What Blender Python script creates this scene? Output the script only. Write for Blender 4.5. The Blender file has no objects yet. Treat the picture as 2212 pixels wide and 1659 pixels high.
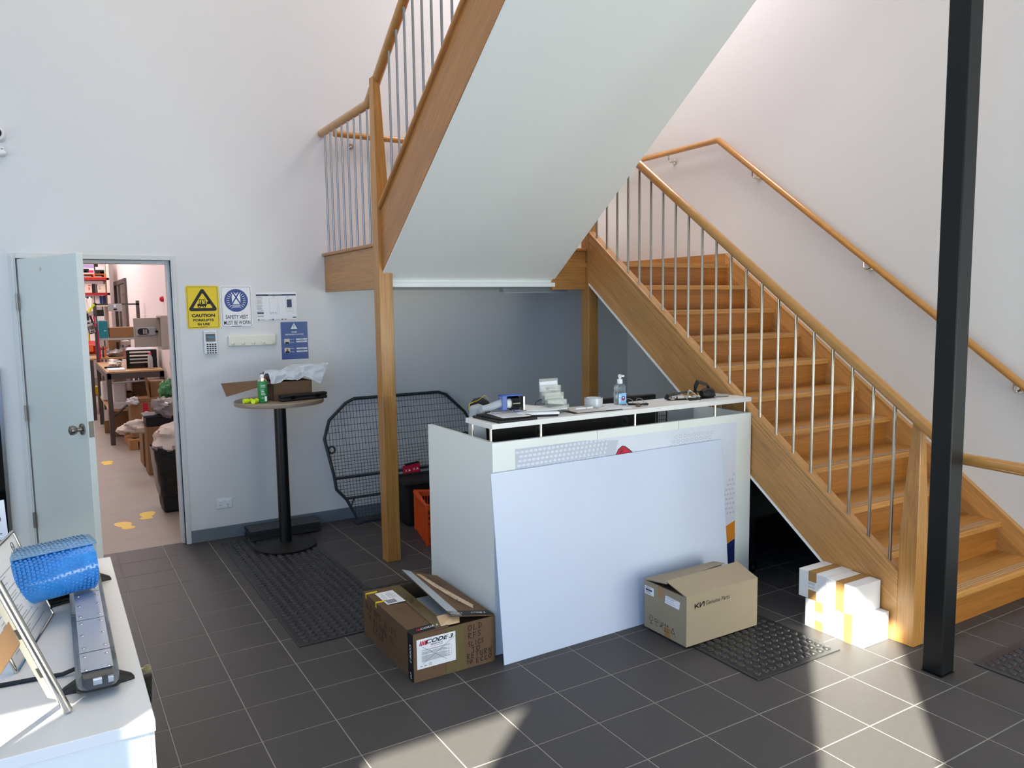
import bpy, bmesh, math, random
from mathutils import Vector, Matrix

random.seed(11)
sc = bpy.context.scene
COL = sc.collection
PI = math.pi

# ---------------------------------------------------------------- camera
cam_data = bpy.data.cameras.new('camera')
cam = bpy.data.objects.new('camera', cam_data)
COL.objects.link(cam)
F_PX, YAW, PITCH, ROLL = 1682.288, math.radians(30.9), math.radians(5.895), math.radians(-0.832)
fw = Vector((math.sin(YAW) * math.cos(PITCH), math.cos(YAW) * math.cos(PITCH), -math.sin(PITCH)))
rt = Vector((math.cos(YAW), -math.sin(YAW), 0))
up = rt.cross(fw)
r2 = rt * math.cos(ROLL) + up * math.sin(ROLL)
u2 = -rt * math.sin(ROLL) + up * math.cos(ROLL)
cm = Matrix((r2, u2, -fw)).transposed().to_4x4()
cm.translation = Vector((-2.433, -5.949, 1.703))
cam.matrix_world = cm
cam_data.sensor_fit = 'HORIZONTAL'
cam_data.sensor_width = 36.0
cam_data.lens = 36.0 * F_PX / 2212.0
cam_data.clip_start = 0.05
cam_data.clip_end = 100
sc.camera = cam

# ---------------------------------------------------------------- light
SUN_E, SUN_AZ = math.radians(36.87), math.radians(40.2)
world = bpy.data.worlds.new('world')
sc.world = world
world.use_nodes = True
bgn = world.node_tree.nodes['Background']
sky = world.node_tree.nodes.new('ShaderNodeTexSky')
sky.sky_type = 'NISHITA'
sky.sun_disc = False
sky.sun_elevation = SUN_E
sky.sun_rotation = math.radians(230)
world.node_tree.links.new(sky.outputs[0], bgn.inputs[0])
bgn.inputs[1].default_value = 0.16

sun_dir = Vector((math.cos(SUN_AZ) * math.cos(SUN_E), math.sin(SUN_AZ) * math.cos(SUN_E), -math.sin(SUN_E)))
sd = bpy.data.lights.new('sun', 'SUN')
sd.energy = 31.0
sd.angle = math.radians(0.5)
sd.color = (1.0, 0.985, 0.80)
so = bpy.data.objects.new('sun', sd)
so.rotation_euler = sun_dir.to_track_quat('-Z', 'Y').to_euler()
so.location = (-8, -12, 9)
COL.objects.link(so)

def area(name, loc, direction, sx, sy, power, color):
    d = bpy.data.lights.new(name, 'AREA')
    d.shape = 'RECTANGLE'
    d.size, d.size_y, d.energy, d.color = sx, sy, power, color
    o = bpy.data.objects.new(name, d)
    o.location = loc
    o.rotation_euler = Vector(direction).to_track_quat('-Z', 'Y').to_euler()
    COL.objects.link(o)
    return o

# daylight through the shopfront glazing behind the photographer, added fill lamps, and the hall / storeroom ceiling lamps
area('shopfront_fill', (-3.0, -7.42, 1.75), (0.12, 1, 0), 6.0, 2.7, 170, (0.10, 0.38, 1.0))
area('shopfront_fill', (0.6, -7.42, 0.95), (-0.1, 1, 0.12), 3.4, 1.5, 145, (0.97, 1.0, 0.88))  # added low fill for the stair soffit, no window in the wall here
area('highlight_window_daylight', (-3.2, -7.42, 4.4), (0.1, 1, -0.25), 6.5, 1.4, 40, (0.45, 0.68, 1.0))
area('side_fill_light', (-7.9, -4.6, 1.4), (1, 0, 0), 4.0, 2.2, 105, (0.96, 1.0, 0.84))  # added fill to brighten the right wall, the left wall has no window
area('hall_ceiling_light', (-1.6, -2.6, 5.5), (0, 0, -1), 3.0, 3.0, 52, (1.0, 0.82, 0.58))
area('landing_ceiling_light', (1.6, -1.2, 5.5), (0, 0, -1), 1.2, 1.2, 68, (1.0, 0.89, 0.93))
area('storeroom_ceiling_light', (-2.0, 3.2, 3.9), (0, 0, -1), 1.0, 5.0, 52, (1.0, 0.92, 0.90))
area('storeroom_ceiling_light', (-2.0, 9.5, 4.2), (0, 0, -1), 1.2, 5.5, 170, (1.0, 0.92, 0.91))

sc.view_settings.view_transform = 'Standard'
sc.view_settings.look = 'None'
sc.view_settings.gamma = 1.0
sc.view_settings.exposure = 0.0
sc.view_settings.use_curve_mapping = False
sc.cycles.use_denoising = True
sc.cycles.max_bounces = 10
sc.cycles.diffuse_bounces = 6
sc.cycles.sample_clamp_indirect = 6.0
sc.cycles.caustics_reflective = False
sc.cycles.caustics_refractive = False

# ---------------------------------------------------------------- materials
def lin(c):
    if isinstance(c, str):
        c = [int(c[i:i + 2], 16) / 255 for i in (0, 2, 4)]
    return tuple(x / 12.92 if x <= 0.04045 else ((x + 0.055) / 1.055) ** 2.4 for x in c) + (1.0,)

def mul(c, k):
    return tuple(min(1, x * k) for x in c[:3]) + (1.0,)

def base_mat(name):
    m = bpy.data.materials.new(name)
    m.use_nodes = True
    nt = m.node_tree
    return m, nt, nt.nodes['Principled BSDF']

def M(name, c, rough=0.5, metal=0.0, var=0.05, scale=6.0, stretch=(1, 1, 1), bump=0.0, bscale=60.0, spec=0.5,
      trans=0.0, alpha=1.0, ior=1.45, coat=0.0, emit=0.0, c2=None):
    m, nt, b = base_mat(name)
    N, L = nt.nodes, nt.links
    col = lin(c)
    tc = N.new('ShaderNodeTexCoord')
    mp = N.new('ShaderNodeMapping')
    mp.inputs['Scale'].default_value = stretch
    L.new(tc.outputs['Object'], mp.inputs['Vector'])
    nz = N.new('ShaderNodeTexNoise')
    nz.inputs['Scale'].default_value = scale
    nz.inputs['Detail'].default_value = 4.0
    L.new(mp.outputs[0], nz.inputs['Vector'])
    mx = N.new('ShaderNodeMix')
    mx.data_type = 'RGBA'
    mx.inputs['A'].default_value = mul(col, 1 - var)
    mx.inputs['B'].default_value = lin(c2) if c2 else mul(col, 1 + var)
    L.new(nz.outputs['Fac'], mx.inputs['Factor'])
    L.new(mx.outputs['Result'], b.inputs['Base Color'])
    b.inputs['Roughness'].default_value = rough
    b.inputs['Metallic'].default_value = metal
    b.inputs['Specular IOR Level'].default_value = spec
    b.inputs['IOR'].default_value = ior
    b.inputs['Transmission Weight'].default_value = trans
    b.inputs['Alpha'].default_value = alpha
    b.inputs['Coat Weight'].default_value = coat
    if emit:
        b.inputs['Emission Color'].default_value = col
        b.inputs['Emission Strength'].default_value = emit
    if bump:
        n2 = N.new('ShaderNodeTexNoise')
        n2.inputs['Scale'].default_value = bscale
        n2.inputs['Detail'].default_value = 3.0
        L.new(mp.outputs[0], n2.inputs['Vector'])
        bp = N.new('ShaderNodeBump')
        bp.inputs['Strength'].default_value = bump
        bp.inputs['Distance'].default_value = 0.01
        L.new(n2.outputs['Fac'], bp.inputs['Height'])
        L.new(bp.outputs[0], b.inputs['Normal'])
    return m

def wood(name, c, axis='x', slope=0.0, rough=0.32, board=0.075):
    """laminated hardwood: grain along `axis`; slope turns the grain about X for raking stair parts"""
    m, nt, b = base_mat(name)
    N, L = nt.nodes, nt.links
    col = lin(c)
    tc = N.new('ShaderNodeTexCoord')
    rot = N.new('ShaderNodeMapping')
    rot.inputs['Rotation'].default_value = (slope, 0, 0)
    L.new(tc.outputs['Object'], rot.inputs['Vector'])
    mp = N.new('ShaderNodeMapping')
    s = {'x': (1.6, 60, 60), 'y': (60, 1.6, 60), 'z': (60, 60, 1.6)}[axis]
    mp.inputs['Scale'].default_value = s
    L.new(rot.outputs[0], mp.inputs['Vector'])
    nz = N.new('ShaderNodeTexNoise')
    nz.inputs['Scale'].default_value = 2.2
    nz.inputs['Detail'].default_value = 6.0
    nz.inputs['Distortion'].default_value = 0.9
    L.new(mp.outputs[0], nz.inputs['Vector'])
    cr = N.new('ShaderNodeValToRGB')
    cr.color_ramp.elements[0].position = 0.28
    cr.color_ramp.elements[0].color = mul(col, 0.70)
    cr.color_ramp.elements[1].position = 0.74
    cr.color_ramp.elements[1].color = mul(col, 1.22)
    L.new(nz.outputs['Fac'], cr.inputs['Fac'])
    # board-to-board tint
    mp2 = N.new('ShaderNodeMapping')
    bs = {'x': (0.9, 1 / board, 1 / board), 'y': (1 / board, 0.9, 1 / board), 'z': (1 / board, 1 / board, 0.9)}[axis]
    mp2.inputs['Scale'].default_value = bs
    L.new(rot.outputs[0], mp2.inputs['Vector'])
    fl = N.new('ShaderNodeVectorMath')
    fl.operation = 'FLOOR'
    L.new(mp2.outputs[0], fl.inputs[0])
    wn = N.new('ShaderNodeTexWhiteNoise')
    L.new(fl.outputs[0], wn.inputs['Vector'])
    mr = N.new('ShaderNodeMapRange')
    mr.inputs['To Min'].default_value = 0.84
    mr.inputs['To Max'].default_value = 1.12
    L.new(wn.outputs['Value'], mr.inputs['Value'])
    mm = N.new('ShaderNodeVectorMath')
    mm.operation = 'SCALE'
    L.new(cr.outputs[0], mm.inputs[0])
    L.new(mr.outputs[0], mm.inputs['Scale'])
    L.new(mm.outputs[0], b.inputs['Base Color'])
    b.inputs['Roughness'].default_value = rough
    bp = N.new('ShaderNodeBump')
    bp.inputs['Strength'].default_value = 0.06
    bp.inputs['Distance'].default_value = 0.004
    L.new(nz.outputs['Fac'], bp.inputs['Height'])
    L.new(bp.outputs[0], b.inputs['Normal'])
    return m

S_UP = 0.182 / 0.2455
ANG = math.atan(S_UP)
OAK = 'B68245'
MT = {}
MT['wall'] = M('wall_paint', 'DBDCDC', 0.38, var=0.012, scale=1.3, bump=0.05, bscale=160)
MT['plaster'] = M('soffit_paint', 'F1F3EE', 0.5, var=0.015, scale=1.0, bump=0.04, bscale=120)
MT['trimwhite'] = M('white_trim_paint', 'F0F2F0', 0.4, var=0.01)
MT['door'] = M('door_paint', 'DDE6E4', 0.3, var=0.015, scale=1.5)
MT['frame'] = M('door_frame_paint', 'D5D8D6', 0.35, var=0.03, scale=5)
MT['skirt'] = M('grey_baseboard_paint', '6C757E', 0.45, var=0.03)
MT['tile'] = M('dark_grey_porcelain', '494647', 0.5, spec=0.32, var=0.10, scale=30, bump=0.06, bscale=350)
MT['grout'] = M('grey_grout', '97928C', 0.9, var=0.08, scale=20)
MT['oak_x'] = wood('oak_across', OAK, 'x')
MT['oak_y'] = wood('oak_along', OAK, 'y')
MT['oak_z'] = wood('oak_upright', OAK, 'z', board=0.2)
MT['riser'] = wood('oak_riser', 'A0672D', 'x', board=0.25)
MT['oak_lo'] = wood('oak_raking_lower', 'BD8A50', 'y', slope=-ANG, board=0.082)
MT['oak_up'] = wood('oak_raking_upper', 'B37B44', 'y', slope=ANG, board=0.12)
MT['oak_rail'] = M('oak_handrail', 'BB8748', 0.25, var=0.2, scale=5, stretch=(6, 2, 6), coat=0.4)
MT['steel'] = M('brushed_steel', '9E9C98', 0.33, 1.0, var=0.08, scale=30)
MT['chrome'] = M('polished_chrome', 'D9D6CE', 0.12, 1.0, var=0.03)
MT['satin'] = M('satin_nickel', '8F8C86', 0.3, 1.0, var=0.05)
MT['blacksteel'] = M('black_painted_steel', '0C0E12', 0.36, 0.0, var=0.2, scale=14, bump=0.03)
MT['blackmatt'] = M('black_matt_plastic', '141416', 0.55, var=0.15)
MT['blackgloss'] = M('black_gloss_plastic', '08080A', 0.12, var=0.1)
MT['rubber'] = M('black_rubber', '2E2E31', 0.36, var=0.12, scale=25)
MT['charcoal'] = M('charcoal_powdercoat', '2C3238', 0.45, var=0.1)
MT['melamine'] = M('white_gloss_melamine', 'ECF0EB', 0.2, var=0.01, scale=2)
MT['shelfwhite'] = M('white_laminate', 'ECEBE8', 0.35, var=0.012, scale=4)
MT['foam'] = M('scuffed_white_board', 'CDD8EC', 0.32, var=0.035, scale=3.2, bump=0.02, bscale=9)
MT['paper'] = M('white_paper', 'EFF0F2', 0.6, var=0.015)
MT['paper2'] = M('cream_paper', 'D9D3CB', 0.7, var=0.03)
MT['card_brown'] = M('brown_cardboard', '684F38', 0.75, var=0.07, scale=9, stretch=(1, 1, 6), bump=0.05, bscale=70)
MT['card_tan'] = M('tan_cardboard', '9C8E77', 0.75, var=0.05, scale=8, stretch=(1, 1, 5), bump=0.05, bscale=70)
MT['card_store'] = M('storeroom_cardboard', '8E6C4A', 0.75, var=0.07, scale=9, stretch=(1, 1, 6), bump=0.05, bscale=70)
MT['card_in'] = M('cardboard_inside', '6E553C', 0.8, var=0.08)
MT['card_white'] = M('white_cardboard', 'E9E9EB', 0.55, var=0.015)
MT['tape_olive'] = M('olive_packing_tape', '6B5D3E', 0.25, var=0.06)
MT['tape_brown'] = M('brown_packing_tape', 'A8804F', 0.25, var=0.06)
MT['tape_clear'] = M('clear_tape', 'DDBD97', 0.18, var=0.05)
MT['ink'] = M('black_ink', '121213', 0.5, var=0.05)
MT['marker'] = M('brown_black_marker', '33231A', 0.6, var=0.05)
MT['grey_ink'] = M('grey_ink', '8B9099', 0.6, var=0.04)
MT['red'] = M('red_ink', 'C2123A', 0.4, var=0.05)
MT['navy'] = M('navy_ink', '1A2A5E', 0.35, var=0.04)
MT['blue'] = M('mandatory_blue', '143F8C', 0.35, var=0.03)
MT['posterblue'] = M('poster_blue', '164A93', 0.3, var=0.09, scale=12)
MT['yellow'] = M('sign_yellow', 'E9CB0A', 0.35, var=0.02)
MT['orange_ink'] = M('orange_ink', 'D9882F', 0.35, var=0.03)
MT['dots'] = M('pale_grey_ink', 'C3C9D6', 0.4, var=0.03)
MT['lilac'] = M('pale_print_paper', 'DDE2EE', 0.3, var=0.02)
MT['lilac2'] = M('pale_print_band', 'CFD5E2', 0.3, var=0.02)
MT['orange'] = M('orange_plastic', 'D9541E', 0.4, var=0.05)
MT['screen'] = M('dark_lcd', '2F3A40', 0.15, var=0.1)
MT['cyan_ink'] = M('cyan_lcd_ink', '2E90B8', 0.4, var=0.05)
MT['cream'] = M('cream_plastic', 'E4E5D8', 0.4, var=0.03, scale=9)
MT['plug'] = M('white_plastic', 'E2E6EA', 0.35, var=0.02)
MT['greyplastic'] = M('grey_plastic', 'A9B0B6', 0.4, var=0.05)
MT['bag_white'] = M('white_plastic_bag', 'D5D9DE', 0.28, var=0.05, scale=12, bump=0.35, bscale=26)
MT['cloth'] = M('white_cloth', 'DCCFC4', 0.8, var=0.06, scale=9, bump=0.2, bscale=30)
MT['green_can'] = M('green_label', '2F8A4B', 0.3, var=0.12, scale=30)
MT['lime'] = M('fluoro_yellow_plastic', 'D6F01E', 0.4, var=0.05)
MT['tabletop'] = M('taupe_laminate', '9A8B79', 0.4, var=0.06, scale=20, stretch=(2, 14, 1))
MT['blue_wrap'] = M('blue_bubble_wrap', '3A94E8', 0.16, var=0.3, scale=30, trans=0.1, spec=0.7)
MT['wrap_pale'] = M('pale_bubble_wrap', '86B4DC', 0.16, var=0.25, scale=30, trans=0.2, spec=0.7)
MT['blue_tool'] = M('blue_plastic', '2457A8', 0.35, var=0.05)
MT['lens'] = M('smoked_clear_lens', 'C6CBD4', 0.04, var=0.03, trans=0.8, alpha=0.5, coat=0.5)
MT['bar_top'] = M('silver_grey_lightbar_top', 'B4B7C2', 0.25, var=0.03, scale=3)
MT['acrylic'] = M('clear_acrylic', 'E6F0F0', 0.05, var=0.01, trans=0.9, alpha=0.45)
MT['gel'] = M('clear_blue_gel', 'CFE4EE', 0.06, var=0.03, trans=0.85, alpha=0.75)
MT['gel_label'] = M('pale_blue_label', '8FC3E6', 0.3, var=0.12, scale=40)
MT['tape_roll'] = M('clear_tape_roll', 'BFC3C6', 0.15, var=0.04)
MT['concrete'] = M('storeroom_concrete', '9A9087', 0.55, var=0.12, scale=2.4, stretch=(1, 2.5, 1), bump=0.05, bscale=30)
MT['storewall'] = M('storeroom_wall_paint', 'EDE4E4', 0.6, var=0.01)
MT['footprint'] = M('yellow_vinyl', 'F0C93A', 0.5, var=0.03)
MT['steelgrey'] = M('dark_grey_steel', '55504E', 0.45, 0.3, var=0.08)
MT['ply'] = M('bench_ply', 'C09A6C', 0.5, var=0.1, scale=6, stretch=(1, 6, 1))
MT['teal'] = M('teal_card', '1E8A9B', 0.45, var=0.04)
MT['safe'] = M('warm_grey_enamel', 'AFA79E', 0.4, var=0.02)
MT['rack_orange'] = M('rack_orange', 'E06A2C', 0.45, var=0.05)
MT['rack_red'] = M('rack_dark_red', 'A3202A', 0.45, var=0.05)
MT['cream_box'] = M('cream_carton', 'EBD9CB', 0.6, var=0.03)
MT['magenta'] = M('magenta_tape', 'A8195F', 0.4, var=0.05)
MT['pink'] = M('hot_pink_plastic', 'E0285E', 0.4, var=0.05)
MT['binblack'] = M('black_bin_liner', '1C1D1B', 0.25, var=0.3, scale=14, stretch=(1, 1, 4), bump=0.4, bscale=22)
MT['greenbag'] = M('green_plastic_bag', '3C8A55', 0.25, var=0.2, scale=10, bump=0.4, bscale=20)
MT['clearbag'] = M('grey_clear_bag', 'A5A0A0', 0.15, var=0.25, scale=14, bump=0.6, bscale=24, trans=0.2)
MT['glass'] = M('dark_tinted_glass', '0B0D10', 0.05, var=0.1)
MT['pane'] = M('storeroom_door_glass', '6A605C', 0.08, var=0.3, scale=5)
MT['purple'] = M('lavender_print', 'B9A6DE', 0.4, var=0.1)
MT['brass'] = M('brass', 'D8CFA0', 0.25, 0.7, var=0.05)
MT['grip'] = M('grey_grip_inlay', 'A39A8C', 0.5, var=0.05)
MT['pallet'] = M('pallet_timber', 'A87C50', 0.7, var=0.15, scale=8)

# ---------------------------------------------------------------- mesh helpers
T = {}    # object -> world matrix of its frame

class MB:
    def __init__(s, m=None):
        s.v, s.f, s.m = [], [], m
    def add(s, vs, fs):
        o = len(s.v)
        if s.m is not None:
            vs = [s.m @ Vector(p) for p in vs]
        s.v += [tuple(p) for p in vs]
        s.f += [tuple(i + o for i in f) for f in fs]
        return s
    def hexa(s, p):
        return s.add(p, [(0, 3, 2, 1), (4, 5, 6, 7), (0, 1, 5, 4), (1, 2, 6, 5), (2, 3, 7, 6), (3, 0, 4, 7)])
    def box(s, x0, x1, y0, y1, z0, z1):
        return s.hexa([(x0, y0, z0), (x1, y0, z0), (x1, y1, z0), (x0, y1, z0),
                       (x0, y0, z1), (x1, y0, z1), (x1, y1, z1), (x0, y1, z1)])
    def prism(s, pts, off):
        n = len(pts)
        off = Vector(off)
        a = [Vector(p) for p in pts]
        vs = a + [p + off for p in a]
        return s.add(vs, [tuple(range(n))[::-1], tuple(range(n, 2 * n))] + [(i, (i + 1) % n, n + (i + 1) % n, n + i) for i in range(n)])
    def tube(s, path, r, n=8, closed=False):
        P = [Vector(p) for p in path]
        k = len(P)
        rs = r if isinstance(r, (list, tuple)) else [r] * k
        vs = []
        prev = None
        for i in range(k):
            if closed:
                t = (P[(i + 1) % k] - P[i - 1])
            else:
                t = P[min(i + 1, k - 1)] - P[max(i - 1, 0)]
            t.normalize()
            if prev is None:
                a = Vector((0, 0, 1)) if abs(t.z) < 0.9 else Vector((1, 0, 0))
                u = t.cross(a).normalized()
            else:
                u = (prev - t * prev.dot(t)).normalized()
            prev = u
            w = t.cross(u)
            # mitre
            sc_ = 1.0
            if 0 < i < k - 1 or closed:
                d0 = (P[i] - P[i - 1]).normalized()
                sc_ = 1.0 / max(0.5, d0.dot(t))
            for j in range(n):
                an = 2 * PI * j / n
                vs.append(P[i] + (u * math.cos(an) + w * math.sin(an)) * rs[i] * (sc_ if n > 4 else 1))
        fs = []
        m = k if closed else k - 1
        for i in range(m):
            for j in range(n):
                a, b = i * n + j, i * n + (j + 1) % n
                c, d = ((i + 1) % k) * n + (j + 1) % n, ((i + 1) % k) * n + j
                fs.append((a, b, c, d))
        if not closed:
            fs.append(tuple(range(n))[::-1])
            fs.append(tuple(range((k - 1) * n, k * n)))
        return s.add(vs, fs)
    def lathe(s, c, prof, n=20, ax='z'):
        c = Vector(c)
        vs, fs = [], []
        for r, h in prof:
            for j in range(n):
                a = 2 * PI * j / n
                p = {'z': (r * math.cos(a), r * math.sin(a), h), 'x': (h, r * math.cos(a), r * math.sin(a)),
                     'y': (r * math.cos(a), h, -r * math.sin(a))}[ax]
                vs.append(c + Vector(p))
        k = len(prof)
        for i in range(k - 1):
            for j in range(n):
                fs.append((i * n + j, i * n + (j + 1) % n, (i + 1) * n + (j + 1) % n, (i + 1) * n + j))
        fs.append(tuple(range(n))[::-1])
        fs.append(tuple(range((k - 1) * n, k * n)))
        return s.add(vs, fs)
    def grid(s, fn, nu, nv):
        vs = [fn(i / nu, j / nv) for j in range(nv + 1) for i in range(nu + 1)]
        fs = [(j * (nu + 1) + i, j * (nu + 1) + i + 1, (j + 1) * (nu + 1) + i + 1, (j + 1) * (nu + 1) + i) for j in range(nv) for i in range(nu)]
        return s.add(vs, fs)
    def build(s, name, mat, parent=None, bevel=0.0, seg=2, smooth=False, kind=None, label=None, origin=None, cat=None,
              group=None, solid=0.0, recalc=True, sub=0):
        me = bpy.data.meshes.new(name)
        fr = T[parent] if parent is not None else Matrix.Translation(Vector(origin) if origin else Vector((0, 0, 0)))
        inv = fr.inverted()
        me.from_pydata([inv @ Vector(p) for p in s.v], [], s.f)
        if recalc:
            bm = bmesh.new()
            bm.from_mesh(me)
            bmesh.ops.recalc_face_normals(bm, faces=bm.faces)
            bm.to_mesh(me)
            bm.free()
        if smooth:
            me.shade_smooth() if hasattr(me, 'shade_smooth') else None
            try:
                me.set_sharp_from_angle(angle=math.radians(42))
            except Exception:
                pass
        me.materials.append(MT[mat] if isinstance(mat, str) else mat)
        o = bpy.data.objects.new(name, me)
        COL.objects.link(o)
        if parent is not None:
            o.parent = parent
        else:
            o.matrix_world = fr
        T[o] = fr
        if solid:
            md = o.modifiers.new('thickness', 'SOLIDIFY')
            md.thickness = solid
            md.offset = 0
        if sub:
            md = o.modifiers.new('subdivision', 'SUBSURF')
            md.levels = md.render_levels = sub
        if bevel:
            md = o.modifiers.new('bevel', 'BEVEL')
            md.width = bevel
            md.segments = seg
            md.limit_method = 'ANGLE'
        for k_, v_ in (('kind', kind), ('label', label), ('category', cat), ('group', group)):
            if v_:
                o[k_] = v_
        return o

def thing(name, label, cat, loc=(0, 0, 0), rz=0.0, group=None, kind=None):
    o = bpy.data.objects.new(name, None)
    o.empty_display_size = 0.1
    COL.objects.link(o)
    fr = Matrix.Translation(Vector(loc)) @ Matrix.Rotation(rz, 4, 'Z')
    o.matrix_world = fr
    T[o] = fr
    if label:
        o['label'] = label
    if cat:
        o['category'] = cat
    if group:
        o['group'] = group
    if kind:
        o['kind'] = kind
    return o

def struct(name, mb, mat, **k):
    return mb.build(name, mat, kind='structure', **k)

def frame(o, x, y, lift=0.0):
    """a plane at o with in-plane axes x, y; local +Z points out of the surface"""
    x = Vector(x).normalized()
    z = x.cross(Vector(y)).normalized()
    y = z.cross(x)
    m = Matrix((x, y, z)).transposed().to_4x4()
    m.translation = Vector(o) + z * lift
    return m

_txt = {}
def text_mesh(s, bold=0.0, shear=0.0, space=1.0):
    key = (s, bold, shear, space)
    if key in _txt:
        return _txt[key]
    cu = bpy.data.curves.new('lettering', 'FONT')
    cu.body = s
    cu.size = 1.0
    cu.align_x = 'CENTER'
    cu.align_y = 'CENTER'
    cu.offset = bold
    cu.shear = shear
    cu.space_character = space
    cu.resolution_u = 3
    to = bpy.data.objects.new('lettering', cu)
    me = bpy.data.meshes.new_from_object(to)
    vs = [tuple(v.co) for v in me.vertices]
    fs = [tuple(p.vertices) for p in me.polygons]
    w = (min(v[0] for v in vs), max(v[0] for v in vs)) if vs else (0, 1)
    h = (min(v[1] for v in vs), max(v[1] for v in vs)) if vs else (0, 1)
    bpy.data.objects.remove(to)
    _txt[key] = (vs, fs, w, h)
    return _txt[key]

def add_text(mb, s, fr, cx, cy, height, width=None, bold=0.0, shear=0.0, space=1.0, rot=0.0):
    """text centred at (cx, cy) of frame fr, cap height `height`, optionally squeezed to `width`"""
    vs, fs, w, h = text_mesh(s, bold, shear, space)
    hh = h[1] - h[0]
    ky = height / max(hh, 1e-4)
    kx = (width / (w[1] - w[0])) if width else ky
    mx, my = (w[0] + w[1]) / 2, (h[0] + h[1]) / 2
    c, sn = math.cos(rot), math.sin(rot)
    pts = []
    for x, y, z in vs:
        a, b = (x - mx) * kx, (y - my) * ky
        pts.append(fr @ Vector((cx + a * c - b * sn, cy + a * sn + b * c, 0)))
    keep = mb.m
    mb.m = None
    mb.add(pts, fs)
    mb.m = keep

def add_poly(mb, fr, pts):
    keep = mb.m
    mb.m = None
    mb.add([fr @ Vector((x, y, 0)) for x, y in pts], [tuple(range(len(pts)))])
    mb.m = keep

def add_rect(mb, fr, x0, y0, x1, y1):
    add_poly(mb, fr, [(x0, y0), (x1, y0), (x1, y1), (x0, y1)])

def add_line(mb, fr, pts, w):
    for (x0, y0), (x1, y1) in zip(pts[:-1], pts[1:]):
        dx, dy = x1 - x0, y1 - y0
        l = math.hypot(dx, dy) or 1e-6
        nx, ny = -dy / l * w / 2, dx / l * w / 2
        ex, ey = dx / l * w * .35, dy / l * w * .35
        add_poly(mb, fr, [(x0 - ex + nx, y0 - ey + ny), (x0 - ex - nx, y0 - ey - ny), (x1 + ex - nx, y1 + ey - ny), (x1 + ex + nx, y1 + ey + ny)])

def add_disc(mb, fr, cx, cy, r, n=24, ry=None):
    ry = ry or r
    add_poly(mb, fr, [(cx + r * math.cos(2 * PI * i / n), cy + ry * math.sin(2 * PI * i / n)) for i in range(n)])

def add_ring(mb, fr, outer, inner):
    n = len(outer)
    keep = mb.m
    mb.m = None
    mb.add([fr @ Vector((x, y, 0)) for x, y in outer] + [fr @ Vector((x, y, 0)) for x, y in inner],
           [(i, (i + 1) % n, n + (i + 1) % n, n + i) for i in range(n)])
    mb.m = keep

def rrect(x0, y0, x1, y1, r, n=4):
    out = []
    for cx, cy, a0 in ((x1 - r, y0 + r, -90), (x1 - r, y1 - r, 0), (x0 + r, y1 - r, 90), (x0 + r, y0 + r, 180)):
        for i in range(n + 1):
            a = math.radians(a0 + 90 * i / n)
            out.append((cx + r * math.cos(a), cy + r * math.sin(a)))
    return out

HAND = {
 'O': [[(.5, 1), (.15, .8), (.1, .4), (.3, .05), (.7, .1), (.9, .5), (.8, .9), (.45, 1)]],
 'L': [[(.2, 1), (.15, .05), (.85, .1)]], 'D': [[(.2, 1), (.2, 0)], [(.1, .95), (.6, .9), (.9, .5), (.6, .1), (.1, 0)]],
 'R': [[(.2, 0), (.2, 1), (.7, .95), (.8, .7), (.2, .5), (.85, 0)]], 'F': [[(.2, 0), (.2, 1), (.85, 1)], [(.2, .55), (.7, .58)]],
 'S': [[(.85, .9), (.45, 1), (.2, .78), (.5, .5), (.8, .28), (.55, .02), (.12, .1)]], 'I': [[(.5, 1), (.5, 0)]],
 'C': [[(.85, .85), (.5, 1), (.15, .6), (.25, .1), (.6, 0), (.9, .15)]], 'T': [[(.05, .95), (.95, 1)], [(.5, 1), (.5, 0)]],
 'E': [[(.85, 1), (.25, .95), (.2, 0), (.85, .02)], [(.2, .5), (.7, .52)]], 'U': [[(.15, 1), (.18, .25), (.45, 0), (.8, .2), (.82, 1)]],
 'N': [[(.15, 0), (.15, 1), (.8, 0), (.85, 1)]], 'Y': [[(.1, 1), (.5, .5)], [(.9, 1), (.4, 0)]], '2': [[(.15, .8), (.5, 1), (.8, .75), (.15, 0), (.9, 0)]],
 'V': [[(.1, 1), (.45, 0), (.85, 1)]], 'A': [[(.1, 0), (.5, 1), (.9, 0)], [(.25, .4), (.75, .4)]], '0': [[(.5, 1), (.2, .5), (.5, 0), (.8, .5), (.5, 1)]],
 '/': [[(.2, 0), (.8, 1)]], '1': [[(.5, 1), (.5, 0)]], ' ': []}
def hand(mb, s, fr, x, y, h, w, lw, rot=0.0, gap=1.25):
    c, sn = math.cos(rot), math.sin(rot)
    for i, ch in enumerate(s):
        dy = random.uniform(-.08, .08) * h
        for st in HAND.get(ch, []):
            pts = []
            for a, b in st:
                px, py = i * w * gap + a * w + .1 * b * w, b * h + dy
                pts.append((x + px * c - py * sn, y + px * sn + py * c))
            add_line(mb, fr, pts, lw)

def paper_lines(mb, fr, x0, y0, x1, y1, n, lw, seed=1, ragged=.35):
    rr = random.Random(seed)
    for i in range(n):
        y = y1 + (y0 - y1) * (i + .5) / n
        if rr.random() < .12:
            continue
        add_rect(mb, fr, x0, y - lw / 2, x0 + (x1 - x0) * (1 - rr.random() * ragged), y + lw / 2)

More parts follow.
